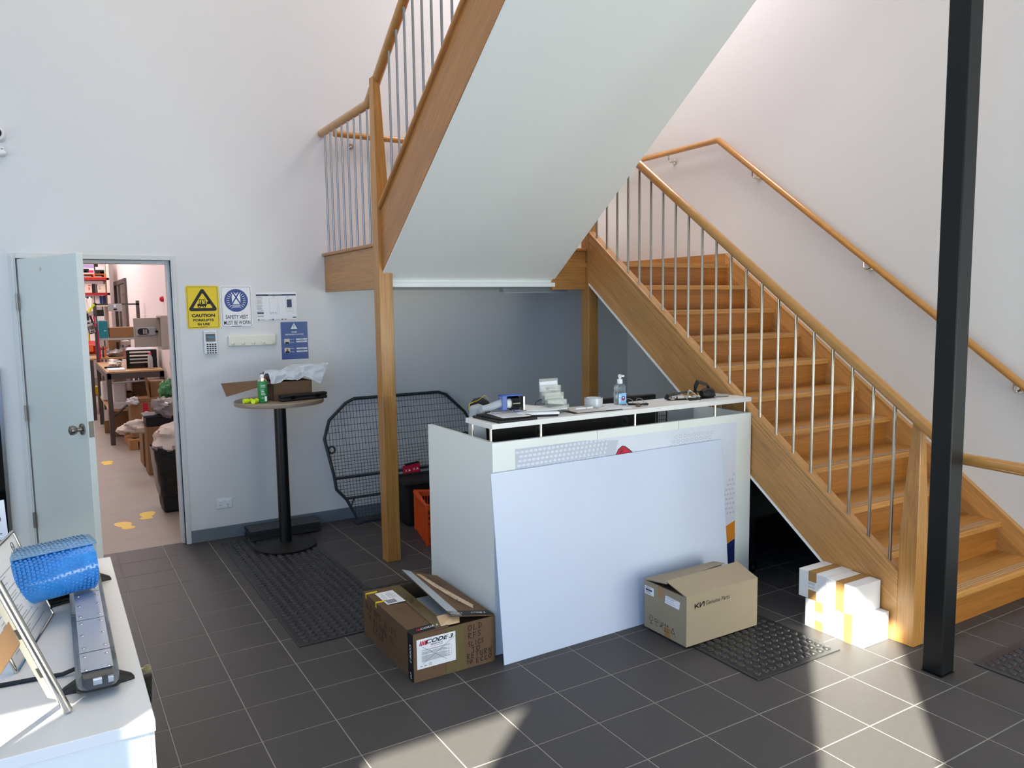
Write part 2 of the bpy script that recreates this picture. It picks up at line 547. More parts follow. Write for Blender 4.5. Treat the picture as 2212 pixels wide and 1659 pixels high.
from mathutils import noise as mnoise
def blob(center, rx, ry, rz, seed, amp=.25, n=26, mm=16, zmin=None):
    """crumpled sack-like closed surface"""
    c = Vector(center)
    off = Vector((seed * 3.7, seed * 1.3, seed * 2.1))
    def pt(t, a):
        d = Vector((math.sin(t) * math.cos(a), math.sin(t) * math.sin(a), math.cos(t)))
        k = 1 + amp * (mnoise.noise(d * 1.5 + off) * 1.1 + abs(mnoise.noise(d * 3.2 + off)) * .9 - .3 + mnoise.noise(d * 7 + off) * .3)
        p = c + Vector((d.x * rx * k, d.y * ry * k, d.z * rz * k))
        return Vector((p.x, p.y, max(p.z, zmin) if zmin is not None else p.z))
    vs = [pt(0, 0)]
    for i in range(1, mm):
        for j in range(n):
            vs.append(pt(PI * i / mm, 2 * PI * j / n))
    vs.append(pt(PI, 0))
    fs = []
    for j in range(n):
        fs.append((0, 1 + j, 1 + (j + 1) % n))
        fs.append((len(vs) - 1, 1 + (mm - 2) * n + (j + 1) % n, 1 + (mm - 2) * n + j))
    for i in range(mm - 2):
        for j in range(n):
            a, b = 1 + i * n + j, 1 + i * n + (j + 1) % n
            fs.append((a, a + n, b + n, b))
    return vs, fs

# ================================================================ THE SETTING
XR = 2.447          # right wall plane;  far wall plane is y = 0
TOP = 5.6
floor = struct('floor', MB().box(-8, XR, -7.5, 0.068, -0.06, -0.0016), 'grout')
h = 0.1478
tv = [(-h, -h, -.012), (h, -h, -.012), (h, h, -.012), (-h, h, -.012)]
k = h - 0.0016
tv += [(-h, -h, -.0012), (h, -h, -.0012), (h, h, -.0012), (-h, h, -.0012), (-k, -k, 0), (k, -k, 0), (k, k, 0), (-k, k, 0)]
tf = [(0, 1, 5, 4), (1, 2, 6, 5), (2, 3, 7, 6), (3, 0, 4, 7), (4, 5, 9, 8), (5, 6, 10, 9), (6, 7, 11, 10), (7, 4, 8, 11), (8, 9, 10, 11)]
tile_me = bpy.data.meshes.new('tile')
tile_me.from_pydata(tv, [], tf)
tile_me.materials.append(MT['tile'])
rest = MB()
for i in range(-27, 9):
    for j in range(-15, 11):
        cx, cy = i * .3 + .15, j * .3 - 3.235 + .15
        if cx > XR - .1 or cx < -7.9 or cy < -7.4:
            continue
        if -8 <= i <= 7 and -5 <= j <= 10:
            o = bpy.data.objects.new('tile', tile_me)
            COL.objects.link(o)
            o.parent = floor
            o.location = (cx, cy, random.uniform(-.0006, 0))
        else:
            rest.add([(x + cx, y + cy, z) for x, y, z in tv], tf)
rest.build('outer_tiles', 'tile', floor, kind='stuff', recalc=False)

DX0, DX1, DH = -2.561, -1.645, 2.037
w = MB().box(-8, DX0, 0, .1, 0, TOP).box(DX1, XR + .1, 0, .1, 0, TOP).box(DX0, DX1, 0, .1, DH, TOP)
struct('wall_back', w, 'wall')
struct('wall_right', MB().box(XR, XR + .12, -7.5, 0, 0, TOP), 'wall')
struct('wall_left', MB().box(-8.1, -8, -7.5, 0.1, 0, TOP), 'wall')
w = MB()          # shopfront wall behind the photographer, three tall glazed bays
HEAD = 4.92
bays = [(-7.6, -6.84, 5.06), (-6.49, -5.79, HEAD), (-4.0, -3.35, HEAD)]
xs = -8.0
for a, b, hd in bays:
    w.box(xs, a, -7.512, -7.5, 0, TOP)
    w.box(a, b, -7.512, -7.5, hd, TOP)
    xs = b
w.box(xs, XR + .1, -7.512, -7.5, 0, TOP)
w.prism([(-3.35, -7.512, 4.45), (-3.35, -7.512, HEAD), (-3.86, -7.512, HEAD)], (0, .012, 0))   # unseen corner filler, added to slant the top of the sun patch
struct('wall_front', w, 'wall')
struct('ceiling', MB().box(-8.1, XR + .12, -7.6, 0.1, TOP, TOP + .1), 'plaster')
struct('mezzanine_floor', MB().box(-.545, XR, -7.5, -4.0, 3.98, 4.16), 'plaster')
struct('baseboard_back', MB().box(-1.611, XR, -.014, 0, 0, .092), 'skirt', bevel=.002)
struct('baseboard_right', MB().box(XR - .014, XR, -3.3, -.014, 0, .092), 'skirt', bevel=.002)

# door_1: painted metal frame, leaf standing open into the hall
door = thing('door_1', None, None, (-2.556, 0, 0), kind='structure')
for nm, bs in (('jamb', [(-2.595, -2.561, -.014, .104, 0, 2.07), (-2.561, -2.536, .032, .104, 0, 2.037), (-2.585, -2.571, -.019, -.014, 0, 2.06)]),
               ('jamb', [(-1.645, -1.611, -.014, .104, 0, 2.07), (-1.670, -1.645, .032, .104, 0, 2.037), (-1.635, -1.621, -.019, -.014, 0, 2.06)]),
               ('door_head', [(-2.561, -1.645, -.014, .104, 2.037, 2.07), (-2.536, -1.670, .032, .104, 2.013, 2.037)])):
    b = MB()
    for q in bs:
        b.box(*q)
    b.build(nm, 'frame', door, bevel=.003)
ML = Matrix.Translation((-2.553, -.016, 0)) @ Matrix.Rotation(math.radians(-68.4), 4, 'Z')
leaf = MB(ML).box(0, .828, 0, .038, .008, 2.03).build('leaf', 'door', door, bevel=.0025)
MB(ML).lathe((.34, -.0005, 1.955), [(.011, -.004), (.011, 0)], 12, 'y').build('viewer', 'chrome', leaf)
knob = MB(ML).lathe((.762, 0, 1.0), [(.034, 0), (.034, -.008), (.014, -.012), (.013, -.035), (.024, -.042), (.029, -.056), (.027, -.07), (.012, -.078)], 20, 'y').build('knob', 'satin', leaf, smooth=True)
MB(ML).box(.8275, .8305, .005, .033, .955, 1.05).build('latch_plate', 'satin', leaf)
for z in (1.76, 1.04, .33):
    MB().tube([(-2.566, -.026, z - .05), (-2.566, -.026, z + .05)], .0085, 10).box(-2.572, -2.556, -.022, -.016, z - .05, z + .05).build('hinge', 'satin', door)
MB().box(-1.6475, -1.6445, -.004, .028, .97, 1.05).build('strike_plate', 'satin', door)

# ---------------- storeroom shell seen through the doorway
struct('storeroom_floor', MB().box(-3.6, -1.0, .068, 16.2, -.05, -.002), 'concrete')
struct('storeroom_wall_right', MB().box(-1.1, -1.0, .1, 16.2, 0, 5), 'storewall')
struct('storeroom_wall_left', MB().box(-3.7, -3.6, .1, 16.2, 0, 5), 'storewall')
struct('storeroom_wall_back', MB().box(-3.6, -1.0, 16.1, 16.2, 0, 5), 'storewall')
struct('storeroom_ceiling', MB().box(-3.7, -1.0, .1, 16.2, 5, 5.1), 'storewall')
d2 = thing('door_2', None, None, (-1.1, 11, 0), kind='structure')
b = MB()
for q in ((-1.14, -1.1, 9.73, 9.83, 0, 2.26), (-1.14, -1.1, 12.1, 12.2, 0, 2.26), (-1.14, -1.1, 9.83, 12.1, 2.18, 2.26), (-1.13, -1.1, 11.2, 11.3, 0, 2.18)):
    b.box(*q)
b.build('door_frame', 'steelgrey', d2)
MB().box(-1.112, -1.1, 9.83, 11.2, .02, 2.18).build('pane', 'pane', d2)
MB().box(-1.112, -1.1, 11.3, 12.1, .02, 2.18).build('pane', 'pane', d2)

# ================================================================ STAIRCASE (one thing)
st = thing('staircase', 'half-turn oak staircase with steel balusters and white soffits', 'staircase', (1.1, -3.8, 0))
RISE, GO = .182, .2455
def nose_y(n):
    return -3.79 + GO * (n - 1)
LF0, LF1 = 1.125, 2.41
for n in range(1, 11):
    y0, z1 = nose_y(n), RISE * n
    tr = MB().box(LF0, LF1, y0, y0 + .285, z1 - .034, z1).build('tread', 'oak_x', st, bevel=.006)
    g = MB()
    for q in range(3):
        g.box(LF0 + .05, LF1 - .04, y0 + .030 + q * .017, y0 + .0335 + q * .017, z1 - .001, z1 + .0012)
    g.build('grip_strip', 'grip', tr)
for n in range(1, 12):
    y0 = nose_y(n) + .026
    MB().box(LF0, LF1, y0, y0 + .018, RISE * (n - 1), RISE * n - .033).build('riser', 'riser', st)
# half landing
LZ = 2.0
MB().box(-.505, XR, -1.16, 0, LZ - .034, LZ).box(LF0, XR, nose_y(11), -1.16, LZ - .034, LZ).build('landing_boards', 'oak_x', st)
MB().box(-.505, XR, -1.13, -.002, 1.826, LZ - .035).build('landing_soffit', 'plaster', st)
MB().box(-.545, -.505, -1.1, -.001, 1.811, 2.084).build('landing_fascia', 'oak_y', st, bevel=.003)
MB().box(-.565, -.495, -1.1, -.001, 2.084, 2.108).build('landing_capping', 'oak_y', st, bevel=.009, seg=3)
MB().box(.80, 1.1, -1.15, -1.11, 1.80, 2.084).build('landing_fascia', 'oak_x', st, bevel=.003)
MB().box(.80, 1.1, -1.17, -1.10, 2.084, 2.108).build('landing_capping', 'oak_x', st, bevel=.009, seg=3)
MB().box(-.475, .815, -1.16, -1.13, 1.822, 1.852).build('soffit_bead', 'trimwhite', st)
MB().box(-.5, 2.41, -.018, -.001, LZ, 2.088).build('skirting_board', 'oak_x', st)
MB().box(2.42, XR - .001, -1.30, -.018, LZ, 2.088).build('skirting_board', 'oak_y', st)
# lower flight strings: closed outer string with stepped capping, wall string
def rake(x0, x1, y0, y1, zb, zt, s):
    """prism between two raking lines; zb / zt give z at y0, slope s (dz/dy)"""
    return [(x0, y0, zb), (x0, y1, zb + s * (y1 - y0)), (x0, y1, zt + s * (y1 - y0)), (x0, y0, zt)], (x1 - x0, 0, 0)
yb, yt = -3.722, -1.185
s1 = .7395
zt_ = lambda y: 2.187 + s1 * (y + 1.21)
zb_ = lambda y: 1.817 + s1 * (y + 1.225)
yz = -1.225 - 1.817 / s1
p = [(1.108, yb, 0), (1.108, yz, 0), (1.108, yt, zb_(yt)), (1.108, yt, zt_(yt)), (1.108, yb, zt_(yb))]
MB().prism(p, (.036, 0, 0)).build('outer_string', 'oak_lo', st, bevel=.002)
p = [(1.098, yb, zt_(yb)), (1.098, yt, zt_(yt)), (1.098, yt, zt_(yt) + .028), (1.098, yb, zt_(yb) + .028)]
MB().prism(p, (.068, 0, 0)).build('string_capping', 'oak_lo', st, bevel=.008, seg=3)
p = [(1.103, yb, zt_(yb) - .052), (1.103, yt, zt_(yt) - .052), (1.103, yt, zt_(yt)), (1.103, yb, zt_(yb))]
MB().prism(p, (.01, 0, 0)).build('string_moulding', 'oak_lo', st, bevel=.004)
p = [(1.102, yz + .02, 0), (1.102, yz, 0), (1.102, yt, zb_(yt)), (1.102, yt, zb_(yt) - .016)]
MB().prism(p, (.035, 0, 0)).build('soffit_bead', 'trimwhite', st)
p = [(1.131, yz + .03, 0), (1.131, yt + .05, zb_(yt + .05) - .012), (1.131, yt + .05, zb_(yt + .05) + .03), (1.131, yz - .02, 0)]
MB().prism(p, (XR - 1.131, 0, 0)).build('lower_soffit', 'plaster', st)
zw = lambda y: .327 + .7435 * (y + 3.665)
p = [(2.408, -4.05, 0), (2.408, -3.72, 0), (2.408, -1.30, 1.80), (2.408, -1.30, zw(-1.30)), (2.408, -4.05, zw(-4.05))]
MB().prism(p, (XR - 2.409, 0, 0)).build('wall_string', 'oak_lo', st, bevel=.002)
# posts
def post(x0, x1, y0, y1, rings):
    b = MB()
    vs, fs = [], []
    for (z, a0, a1, b0, b1) in rings:
        vs += [(a0, b0, z), (a1, b0, z), (a1, b1, z), (a0, b1, z)]
    for i in range(len(rings) - 1):
        for j in range(4):
            fs.append((i * 4 + j, i * 4 + (j + 1) % 4, i * 4 + 4 + (j + 1) % 4, i * 4 + 4 + j))
    fs += [(3, 2, 1, 0), tuple(range(len(vs) - 4, len(vs)))]
    return b.add(vs, fs)
post(0, 0, 0, 0, [(0, -.57, -.476, -1.195, -1.1), (1.944, -.57, -.476, -1.195, -1.1), (1.945, -.57, -.49, -1.195, -1.1), (2.45, -.57, -.49, -1.195, -1.1), (3.135, -.565, -.52, -1.18, -1.115)]).build('post', 'oak_z', st, bevel=.003)
post(0, 0, 0, 0, [(0, 1.1, 1.19, -1.185, -1.095), (2.5, 1.1, 1.19, -1.185, -1.095), (2.98, 1.12, 1.16, -1.16, -1.12)]).build('post', 'oak_z', st, bevel=.003)
post(0, 0, 0, 0, [(0, 1.108, 1.2, -3.812, -3.72), (.56, 1.108, 1.2, -3.812, -3.72), (1.10, 1.142, 1.182, -3.79, -3.745)]).build('newel_post', 'oak_z', st, bevel=.004)
# lower balusters, handrail
XB = 1.128
y = -1.256
ycount = 0
while y > -3.68:
    zb0 = zt_(y) + .024
    ztop = 1.112 + s1 * (y + 3.755)
    MB().tube([(XB, y, zb0), (XB, y, ztop + .005)], .0078, 8).build('baluster', 'steel', st, smooth=True)
    y -= .1203
zr = lambda y: 1.125 + s1 * (y + 3.778)
yq = -3.99
MB().tube([(XB, -1.19, zr(-1.19)), (XB, -2.6, zr(-2.6)), (XB, yq, zr(yq)), (XB, -4.55, zr(yq) - .012)], .029, 14).build('handrail', 'oak_rail', st, smooth=True)
MB().tube([(XB, -1.19, zr(-1.19)), (1.0, -1.14, 3.0), (.86, -1.14, 3.0)], .026, 12).build('handrail', 'oak_rail', st, smooth=True)
for x in (.90, 1.02):
    MB().tube([(x, -1.135, 2.108), (x, -1.135, 2.985)], .0078, 8).build('baluster', 'steel', st, smooth=True)
# landing balustrade
for q in range(8):
    yy = -.087 - .1262 * q
    MB().tube([(-.53, yy, 2.105), (-.53, yy, 2.985)], .0078, 8).build('baluster', 'steel', st, smooth=True)
s2 = .728
zu = lambda y: 3.255 - s2 * (y + 1.356)
MB().tube([(-.53, -.002, 3.008), (-.53, -1.005, 3.008), (-.53, -2.4, zu(-2.4)), (-.53, -3.9, zu(-3.9))], .029, 14).build('handrail', 'oak_rail', st, smooth=True)
MB().tube([(-.53, -1.085, 2.10), (-.53, -1.085, 3.035)], .0078, 8).build('baluster', 'steel', st, smooth=True)
# upper flight
zc = lambda y: 2.312 - s2 * (y + 1.205)
zs = lambda y: 1.954 - s2 * (y + 1.24)
ye = -3.95
for q in range(21):
    yy = -1.368 - .1222 * q
    MB().tube([(-.53, yy, zc(yy) + .02), (-.53, yy, zu(yy) - .02)], .0078, 8).build('baluster', 'steel', st, smooth=True)
p = [(-.545, -1.196, zs(-1.196)), (-.545, ye, zs(ye)), (-.545, ye, zc(ye)), (-.545, -1.196, zc(-1.196))]
MB().prism(p, (.042, 0, 0)).build('outer_string', 'oak_up', st, bevel=.002)
p = [(-.568, -1.197, zc(-1.197)), (-.568, ye, zc(ye)), (-.568, ye, zc(ye) + .034), (-.568, -1.197, zc(-1.197) + .034)]
MB().prism(p, (.075, 0, 0)).build('string_capping', 'oak_up', st, bevel=.011, seg=3)
p = [(-.541, -1.13, zs(-1.13)), (-.541, ye, zs(ye)), (-.541, ye, zs(ye) - .012), (-.541, -1.13, zs(-1.13) - .012)]
MB().prism(p, (.016, 0, 0)).build('soffit_bead', 'trimwhite', st)
p = [(-.526, -1.11, zs(-1.11) - .010), (-.526, ye, zs(ye) - .010), (-.526, ye, zs(ye) - .002), (-.526, -1.11, zs(-1.11) - .002)]
MB().prism(p, (.82 + .526, 0, 0)).build('upper_soffit', 'plaster', st)
p = [(.78, -1.15, zs(-1.15)), (.78, ye, zs(ye)), (.78, ye, zc(ye)), (.78, -1.15, zc(-1.15))]
MB().prism(p, (.04, 0, 0)).build('inner_string', 'oak_up', st)
r2_ = GO * s2
for n in range(1, 12):
    y1, z1 = -1.2 - GO * (n - 1), LZ + r2_ * n
    MB().box(-.503, .78, y1 - .27, y1 + .02, z1 - .034, z1).build('tread', 'oak_x', st)
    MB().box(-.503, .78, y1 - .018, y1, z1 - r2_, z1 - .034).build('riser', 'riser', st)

# wall handrail with brackets
hr = thing('wall_handrail', 'round oak handrail on steel brackets, fixed to the white wall above the stairs', 'handrail', (2.37, -1.25, 3.0))
zz = lambda y: 3.0 + .755 * (y + 1.246)
MB().tube([(-.46, -.08, 3.0), (2.37, -.08, 3.0), (2.37, -1.246, 3.0), (2.37, -2.5, zz(-2.5)), (2.37, -3.98, zz(-3.98)), (2.37, -4.3, zz(-3.98) - .01)], .0235, 14).build('rail', 'oak_rail', hr, smooth=True)
def bracket(x, y, z, wall):
    if wall == 'r':
        a = [(x, y, z - .022), (x, y, z - .062), (x + .018, y, z - .078), (x + .045, y, z - .078), (XR - .004, y, z - .07)]
        b = MB().tube(a, .0065, 8).lathe((XR - .008, y, z - .07), [(.022, 0), (.022, .0075)], 16, 'x')
    else:
        a = [(x, y, z - .022), (x, y, z - .062), (x, y + .02, z - .078), (x, -.004, z - .07)]
        b = MB().tube(a, .0065, 8).lathe((x, -.001, z - .07), [(.022, 0), (.022, -.0075)], 16, 'y')
    b.build('bracket', 'chrome', hr, smooth=True)
bracket(2.37, -.66, 3.0, 'r')
for yy in (-1.607, -2.6, -3.593):
    bracket(2.37, yy, zz(yy), 'r')
bracket(-.30, -.08, 3.0, 'b')
bracket(1.0, -.08, 3.0, 'b')

# black square column in front of the stairs
colm = thing('steel_column', 'tall black square steel column in front of the staircase', 'column', (.975, -4.01, 0))
MB().box(.925, 1.022, -4.06, -3.968, .006, 3.98).build('shaft', 'blacksteel', colm, bevel=.005, seg=3)
MB().box(.923, 1.024, -4.062, -3.966, 0, .006).build('base_plate', 'blacksteel', colm)
# lamp batten under the landing
bt = thing('batten_lamp', 'slim grey lamp batten under the stair landing', 'lamp', (.9, -.6, 1.82))
MB().box(.68, 1.3, -.63, -.57, 1.795, 1.826).build('housing', 'greyplastic', bt, bevel=.004)
MB().box(.70, 1.28, -.62, -.58, 1.788, 1.796).build('diffuser', 'plug', bt)

# ================================================================ ON THE FAR WALL
def wallfr(x, z, y=-.002):
    return frame((x, y, z), (1, 0, 0), (0, 0, 1))
def ink(name, mat, parent):
    b = MB()
    return b, (lambda: b.build(name, mat, parent, recalc=False))
def plate(name, label, cat, x0, z0, x1, z1, mat, th=.003, r=.012, tilt=0.0, group=None):
    """rounded sign plate on the far wall; returns the thing, its frame (origin bottom-left) and size"""
    t = thing(name, label, cat, ((x0 + x1) / 2, -.001, (z0 + z1) / 2), group=group)
    f = frame((x0, -.0012, z0), (math.cos(tilt), 0, math.sin(tilt)), (-math.sin(tilt), 0, math.cos(tilt)))
    W_, H_ = x1 - x0, z1 - z0
    pts = [f @ Vector((x, y, 0)) for x, y in rrect(0, 0, W_, H_, r)]
    MB().prism(pts, (0, -th, 0)).build('plate', mat, t)
    return t, frame(f.translation + Vector((0, -th - .0004, 0)), f.col[0].xyz, f.col[1].xyz), W_, H_
def up_(f, d=.0004):
    return f @ Matrix.Translation((0, 0, d))
def border(t, f, W_, H_, mat, inset=.008, wd=.0022):
    b = MB()
    add_ring(b, f, rrect(inset, inset, W_ - inset, H_ - inset, .01), rrect(inset + wd, inset + wd, W_ - inset - wd, H_ - inset - wd, .009))
    b.build('border_line', mat, t, recalc=False)

# caution sign
t, f, W_, H_ = plate('caution_sign', 'yellow warning sign with a black triangle and a forklift', 'sign', -1.556, 1.556, -1.334, 1.862, 'yellow')
border(t, f, W_, H_, 'ink')
cx = W_ / 2
def tri(cx, cy, rad, rr, n=5):
    out = []
    for kx in range(3):
        a = math.radians(90 + 120 * kx)
        px, py = cx + rad * math.cos(a), cy + rad * math.sin(a) * .93
        for i in range(n):
            b_ = a + math.radians(-60 + 120 * i / (n - 1))
            out.append((px + rr * math.cos(b_), py + rr * math.sin(b_)))
    return out
b = MB()
add_ring(b, f, tri(cx, .183, .092, .014), tri(cx, .183, .068, .005))
b.build('triangle', 'ink', t, recalc=False)
b = MB()
fx, fy = cx - .037, .150
for pts in ([(0, .008), (.058, .008), (.062, .022), (.05, .028), (.03, .026), (.012, .03), (0, .026)],
            [(.010, .028), (.014, .028), (.017, .056), (.040, .056), (.046, .03), (.05, .03), (.043, .060), (.013, .060)],
            [(.055, .012), (.060, .012), (.054, .066), (.050, .066)], [(.058, .022), (.066, .022), (.066, .026), (.058, .026)],
            [(.064, .024), (.086, .026), (.086, .045), (.064, .043)],
            [(.022, .028), (.034, .026), (.032, .042), (.026, .044)]):
    add_poly(b, f, [(fx + x, fy + y) for x, y in pts])
add_disc(b, f, fx + .013, fy + .007, .0095)
add_disc(b, f, fx + .046, fy + .007, .0095)
add_disc(b, f, fx + .029, fy + .048, .004)
b.build('forklift_pictogram', 'ink', t, recalc=False)
b = MB()
add_disc(b, up_(f), fx + .013, fy + .007, .005)
add_disc(b, up_(f), fx + .046, fy + .007, .005)
b.build('pictogram_wheel', 'yellow', t, recalc=False)
b = MB()
add_text(b, 'CAUTION', f, cx, .094, .023, .158, bold=.05)
add_text(b, 'FORKLIFTS', f, cx, .061, .018, .140, bold=.045)
add_text(b, 'IN USE', f, cx, .032, .018, .082, bold=.045)
add_rect(b, f, .085, .012, .135, .0145)
b.build('lettering', 'ink', t, recalc=False)

# safety vest sign
t, f, W_, H_ = plate('safety_vest_sign', 'white sign with a blue disc and a white vest', 'sign', -1.325, 1.557, -1.103, 1.861, 'paper')
border(t, f, W_, H_, 'ink')
cx = W_ / 2
b = MB()
add_disc(b, f, cx, .198, .083, 36)
b.build('blue_disc', 'blue', t, recalc=False)
b = MB()
g = up_(f)
vest = [(-.03, -.052), (.03, -.052), (.03, .03), (.024, .042), (.022, .06), (.012, .056), (.006, .05), (-.006, .05), (-.012, .056), (-.022, .06), (-.024, .042), (-.03, .03)]
add_poly(b, g, [(cx + x, .2 + y) for x, y in vest])
for i in range(24):
    a = 2 * PI * i / 24
    if abs(math.cos(a)) < .38:
        continue
    c_, s_ = math.cos(a), math.sin(a)
    add_line(b, g, [(cx + .05 * c_, .198 + .05 * s_), (cx + .066 * c_, .198 + .066 * s_)], .0035)
b.build('vest_pictogram', 'paper', t, recalc=False)
b = MB()
g = up_(f, .0008)
add_line(b, g, [(cx - .022, .256), (cx + .03, .172)], .009)
add_line(b, g, [(cx + .022, .256), (cx - .03, .172)], .009)
add_rect(b, g, cx - .034, .166, cx + .034, .172)
add_rect(b, g, cx - .034, .154, cx + .034, .161)
add_poly(b, g, [(cx - .009, .256), (cx + .009, .256), (cx, .243)])
b.build('vest_stripe', 'blue', t, recalc=False)
b = MB()
add_text(b, 'SAFETY VEST', f, cx, .079, .028, .158, bold=.014)
add_text(b, 'MUST BE WORN', f, cx, .037, .028, .186, bold=.010)
add_rect(b, f, .07, .0105, .14, .013)
b.build('lettering', 'ink', t, recalc=False)

# evacuation plan
t, f, W_, H_ = plate('evacuation_plan', 'white sheet with a floor plan and a navy heading, above the blue poster', 'poster', -1.071, 1.600, -.772, 1.812, 'paper', .0012, .002, tilt=math.radians(.3))
b = MB()
add_rect(b, f, .0, .186, W_ - .004, .198)
add_rect(b, f, .004, .052, .052, .066)
add_rect(b, f, .225, .098, .262, .158)
add_rect(b, f, W_ - .035, .018, W_ - .006, .026)
add_rect(b, f, .006, .004, W_ - .006, .0055)
for x in (.006, .112, .18):
    add_rect(b, f, x, .006, x + .012, .014)
b.build('navy_print', 'navy', t, recalc=False)
b = MB()
paper_lines(b, f, .004, .07, .05, .182, 22, .0018, 3, .25)
for ln in ([(.098, .062), (.094, .168), (.16, .168), (.162, .11), (.150, .11), (.150, .064), (.098, .062)], [(.218, .068), (.216, .168), (.27, .168), (.27, .066), (.218, .068)], [(.218, .09), (.27, .09)], [(.245, .068), (.245, .09)], [(.148, .064), (.148, .048), (.165, .048), (.165, .11)]):
    add_line(b, f, ln, .001)
for q in ((.12, .176, .02), (.225, .176, .018)):
    add_rect(b, f, q[0], q[1], q[0] + q[2], q[1] + .003)
for q in range(6):
    add_rect(b, f, .100 + (q % 3) * .018, .058 - (q // 3) * .008, .107 + (q % 3) * .018, .062 - (q // 3) * .008)
for q in range(5):
    add_disc(b, f, .010 + q * .009, .036, .004)
for q in range(4):
    add_rect(b, f, .03 + q * .055, .0085, .055 + q * .055, .0115)
b.build('plan_drawing', 'grey_ink', t, recalc=False)
b = MB()
add_rect(b, f, .205, .007, .218, .0135)
b.build('red_print', 'red', t, recalc=False)
b = MB()
add_text(b, 'EMERGENCY EVACUATION PLAN', up_(f), W_ / 2 - .01, .192, .0045, .10, bold=.02)
b.build('lettering', 'paper', t, recalc=False)

# blue representatives poster
t, f, W_, H_ = plate('representatives_poster', 'blue poster with a white warning triangle and two small portraits', 'poster', -.900, 1.306, -.697, 1.589, 'posterblue', .0012, .002)
cx = W_ / 2 - .002
b = MB()
add_poly(b, f, [(cx - .026, .228), (cx + .026, .228), (cx, .274)])
for y in (.150, .132, .080, .058):
    add_rect(b, f, .112, y - .0055, .196, y + .0055)
add_text(b, 'OH&S', f, cx, .206, .0105, .042, bold=.03)
add_text(b, 'REPRESENTATIVES', f, cx + .002, .188, .0105, .138, bold=.018)
for y, s_ in ((.150, 'Name:'), (.129, 'Contact:'), (.081, 'Name:'), (.057, 'Contact:')):
    add_text(b, s_, f, .083, y, .006, .028, bold=.02)
b.build('white_print', 'paper', t, recalc=False)
b = MB()
add_rect(b, up_(f), cx - .0022, .242, cx + .0022, .260)
add_disc(b, up_(f), cx, .236, .0028, 10)
b.build('exclamation_mark', 'posterblue', t, recalc=False)
for y in (.119, .050):
    q = MB()
    add_rect(q, f, .022, y, .064, y + .037)
    ph = q.build('portrait', 'paper2', t, recalc=False)
    q = MB()
    add_poly(q, up_(f), [(.026, y), (.06, y), (.058, y + .009), (.05, y + .013), (.036, y + .013), (.028, y + .009)])
    q.build('portrait_shirt', 'ink', ph, recalc=False)
    q = MB()
    add_disc(q, up_(f), .043, y + .021, .0075, 14, .0095)
    q.build('portrait_head', 'card_store' if y < .1 else 'cream_box', ph, recalc=False)
b = MB()
for y in (.150, .132, .080, .058):
    add_rect(b, up_(f), .138, y - .0012, .170, y + .0012)
b.build('field_text', 'ink', t, recalc=False)

# alarm keypad
t = thing('alarm_keypad', 'white keypad with a dark screen under the caution sign', 'keypad', (-1.408, -.01, 1.457))
MB().box(-1.455, -1.362, -.024, -.001, 1.372, 1.541).build('body', 'plug', t, bevel=.005, seg=3)
MB().box(-1.441, -1.376, -.0255, -.0235, 1.463, 1.518).build('screen', 'screen', t)
f = wallfr(-1.441, 1.463, -.0258)
b = MB()
add_rect(b, f, .006, .031, .060, .038)
add_rect(b, f, .02, .024, .06, .028)
b.build('screen_text', 'cyan_ink', t, recalc=False)
b = MB()
paper_lines(b, wallfr(-1.445, 1.523, -.0246), .005, 0, .075, .006, 1, .0025, 2, .05)
b.build('brand_line', 'grey_ink', t, recalc=False)
for r in range(5):
    for c in range(4):
        x, z = -1.4375 + c * .0178, 1.447 - r * .0153
        MB().box(x, x + .0125, -.0262, -.0235, z - .0085, z).build('key', 'ink', t, bevel=.001, seg=1)

# coat hook rail
t = thing('coat_hook_rail', 'cream wall rail with five small hooks', 'hook rail', (-1.114, -.01, 1.458))
MB().box(-1.286, -.942, -.022, -.001, 1.421, 1.500).build('rail', 'cream', t, bevel=.008, seg=3)
for q in range(5):
    x = -1.262 + q * .0725
    MB().tube([(x, -.022, 1.452), (x + .002, -.032, 1.438), (x + .007, -.043, 1.436), (x + .01, -.047, 1.448)], [.006, .006, .0055, .006], 8).build('hook', 'cream', t, smooth=True)

# double power point
t = thing('power_point', 'white double power point low on the wall beside the door', 'power outlet', (-1.372, -.005, .263))
MB().box(-1.429, -1.316, -.009, -.001, .227, .301).build('plate', 'plug', t, bevel=.004)
for c in (-1.398, -1.347):
    MB().box(c - .009, c + .009, -.013, -.008, .276, .288).build('switch', 'paper', t, bevel=.002)
    b = MB()
    f = wallfr(c, .249, -.0094)
    add_line(b, f, [(-.008, .008), (-.004, .001)], .0025)
    add_line(b, f, [(.008, .008), (.004, .001)], .0025)
    add_line(b, f, [(0, -.004), (0, -.012)], .0025)
    b.build('socket_slots', 'ink', t, recalc=False)

# camera dome and sensor high on the wall at the left
t = thing('security_camera', 'round white security camera with a black lens high on the wall', 'camera', (-2.60, -.01, 2.80))
MB().lathe((-2.607, -.001, 2.803), [(.052, 0), (.052, -.02), (.043, -.05), (.032, -.055)], 24, 'y').build('housing', 'plug', t, smooth=True)
MB().lathe((-2.607, -.056, 2.805), [(.03, 0), (.026, -.012), (.015, -.02), (.002, -.023)], 20, 'y').build('lens', 'blackgloss', t, smooth=True)
t = thing('motion_sensor', 'small white sensor under the security camera', 'sensor', (-2.60, -.01, 2.68))
MB().box(-2.66, -2.572, -.012, -.001, 2.70, 2.735).build('bracket', 'plug', t, bevel=.003)
MB().lathe((-2.606, -.03, 2.687), [(.014, -.045), (.022, -.03), (.024, .0), (.022, .028), (.012, .042)], 14, 'x').build('body', 'plug', t, smooth=True)
MB().tube([(-2.585, -.02, 2.712), (-2.583, -.026, 2.712)], .004, 8).build('screw', 'ink', t)
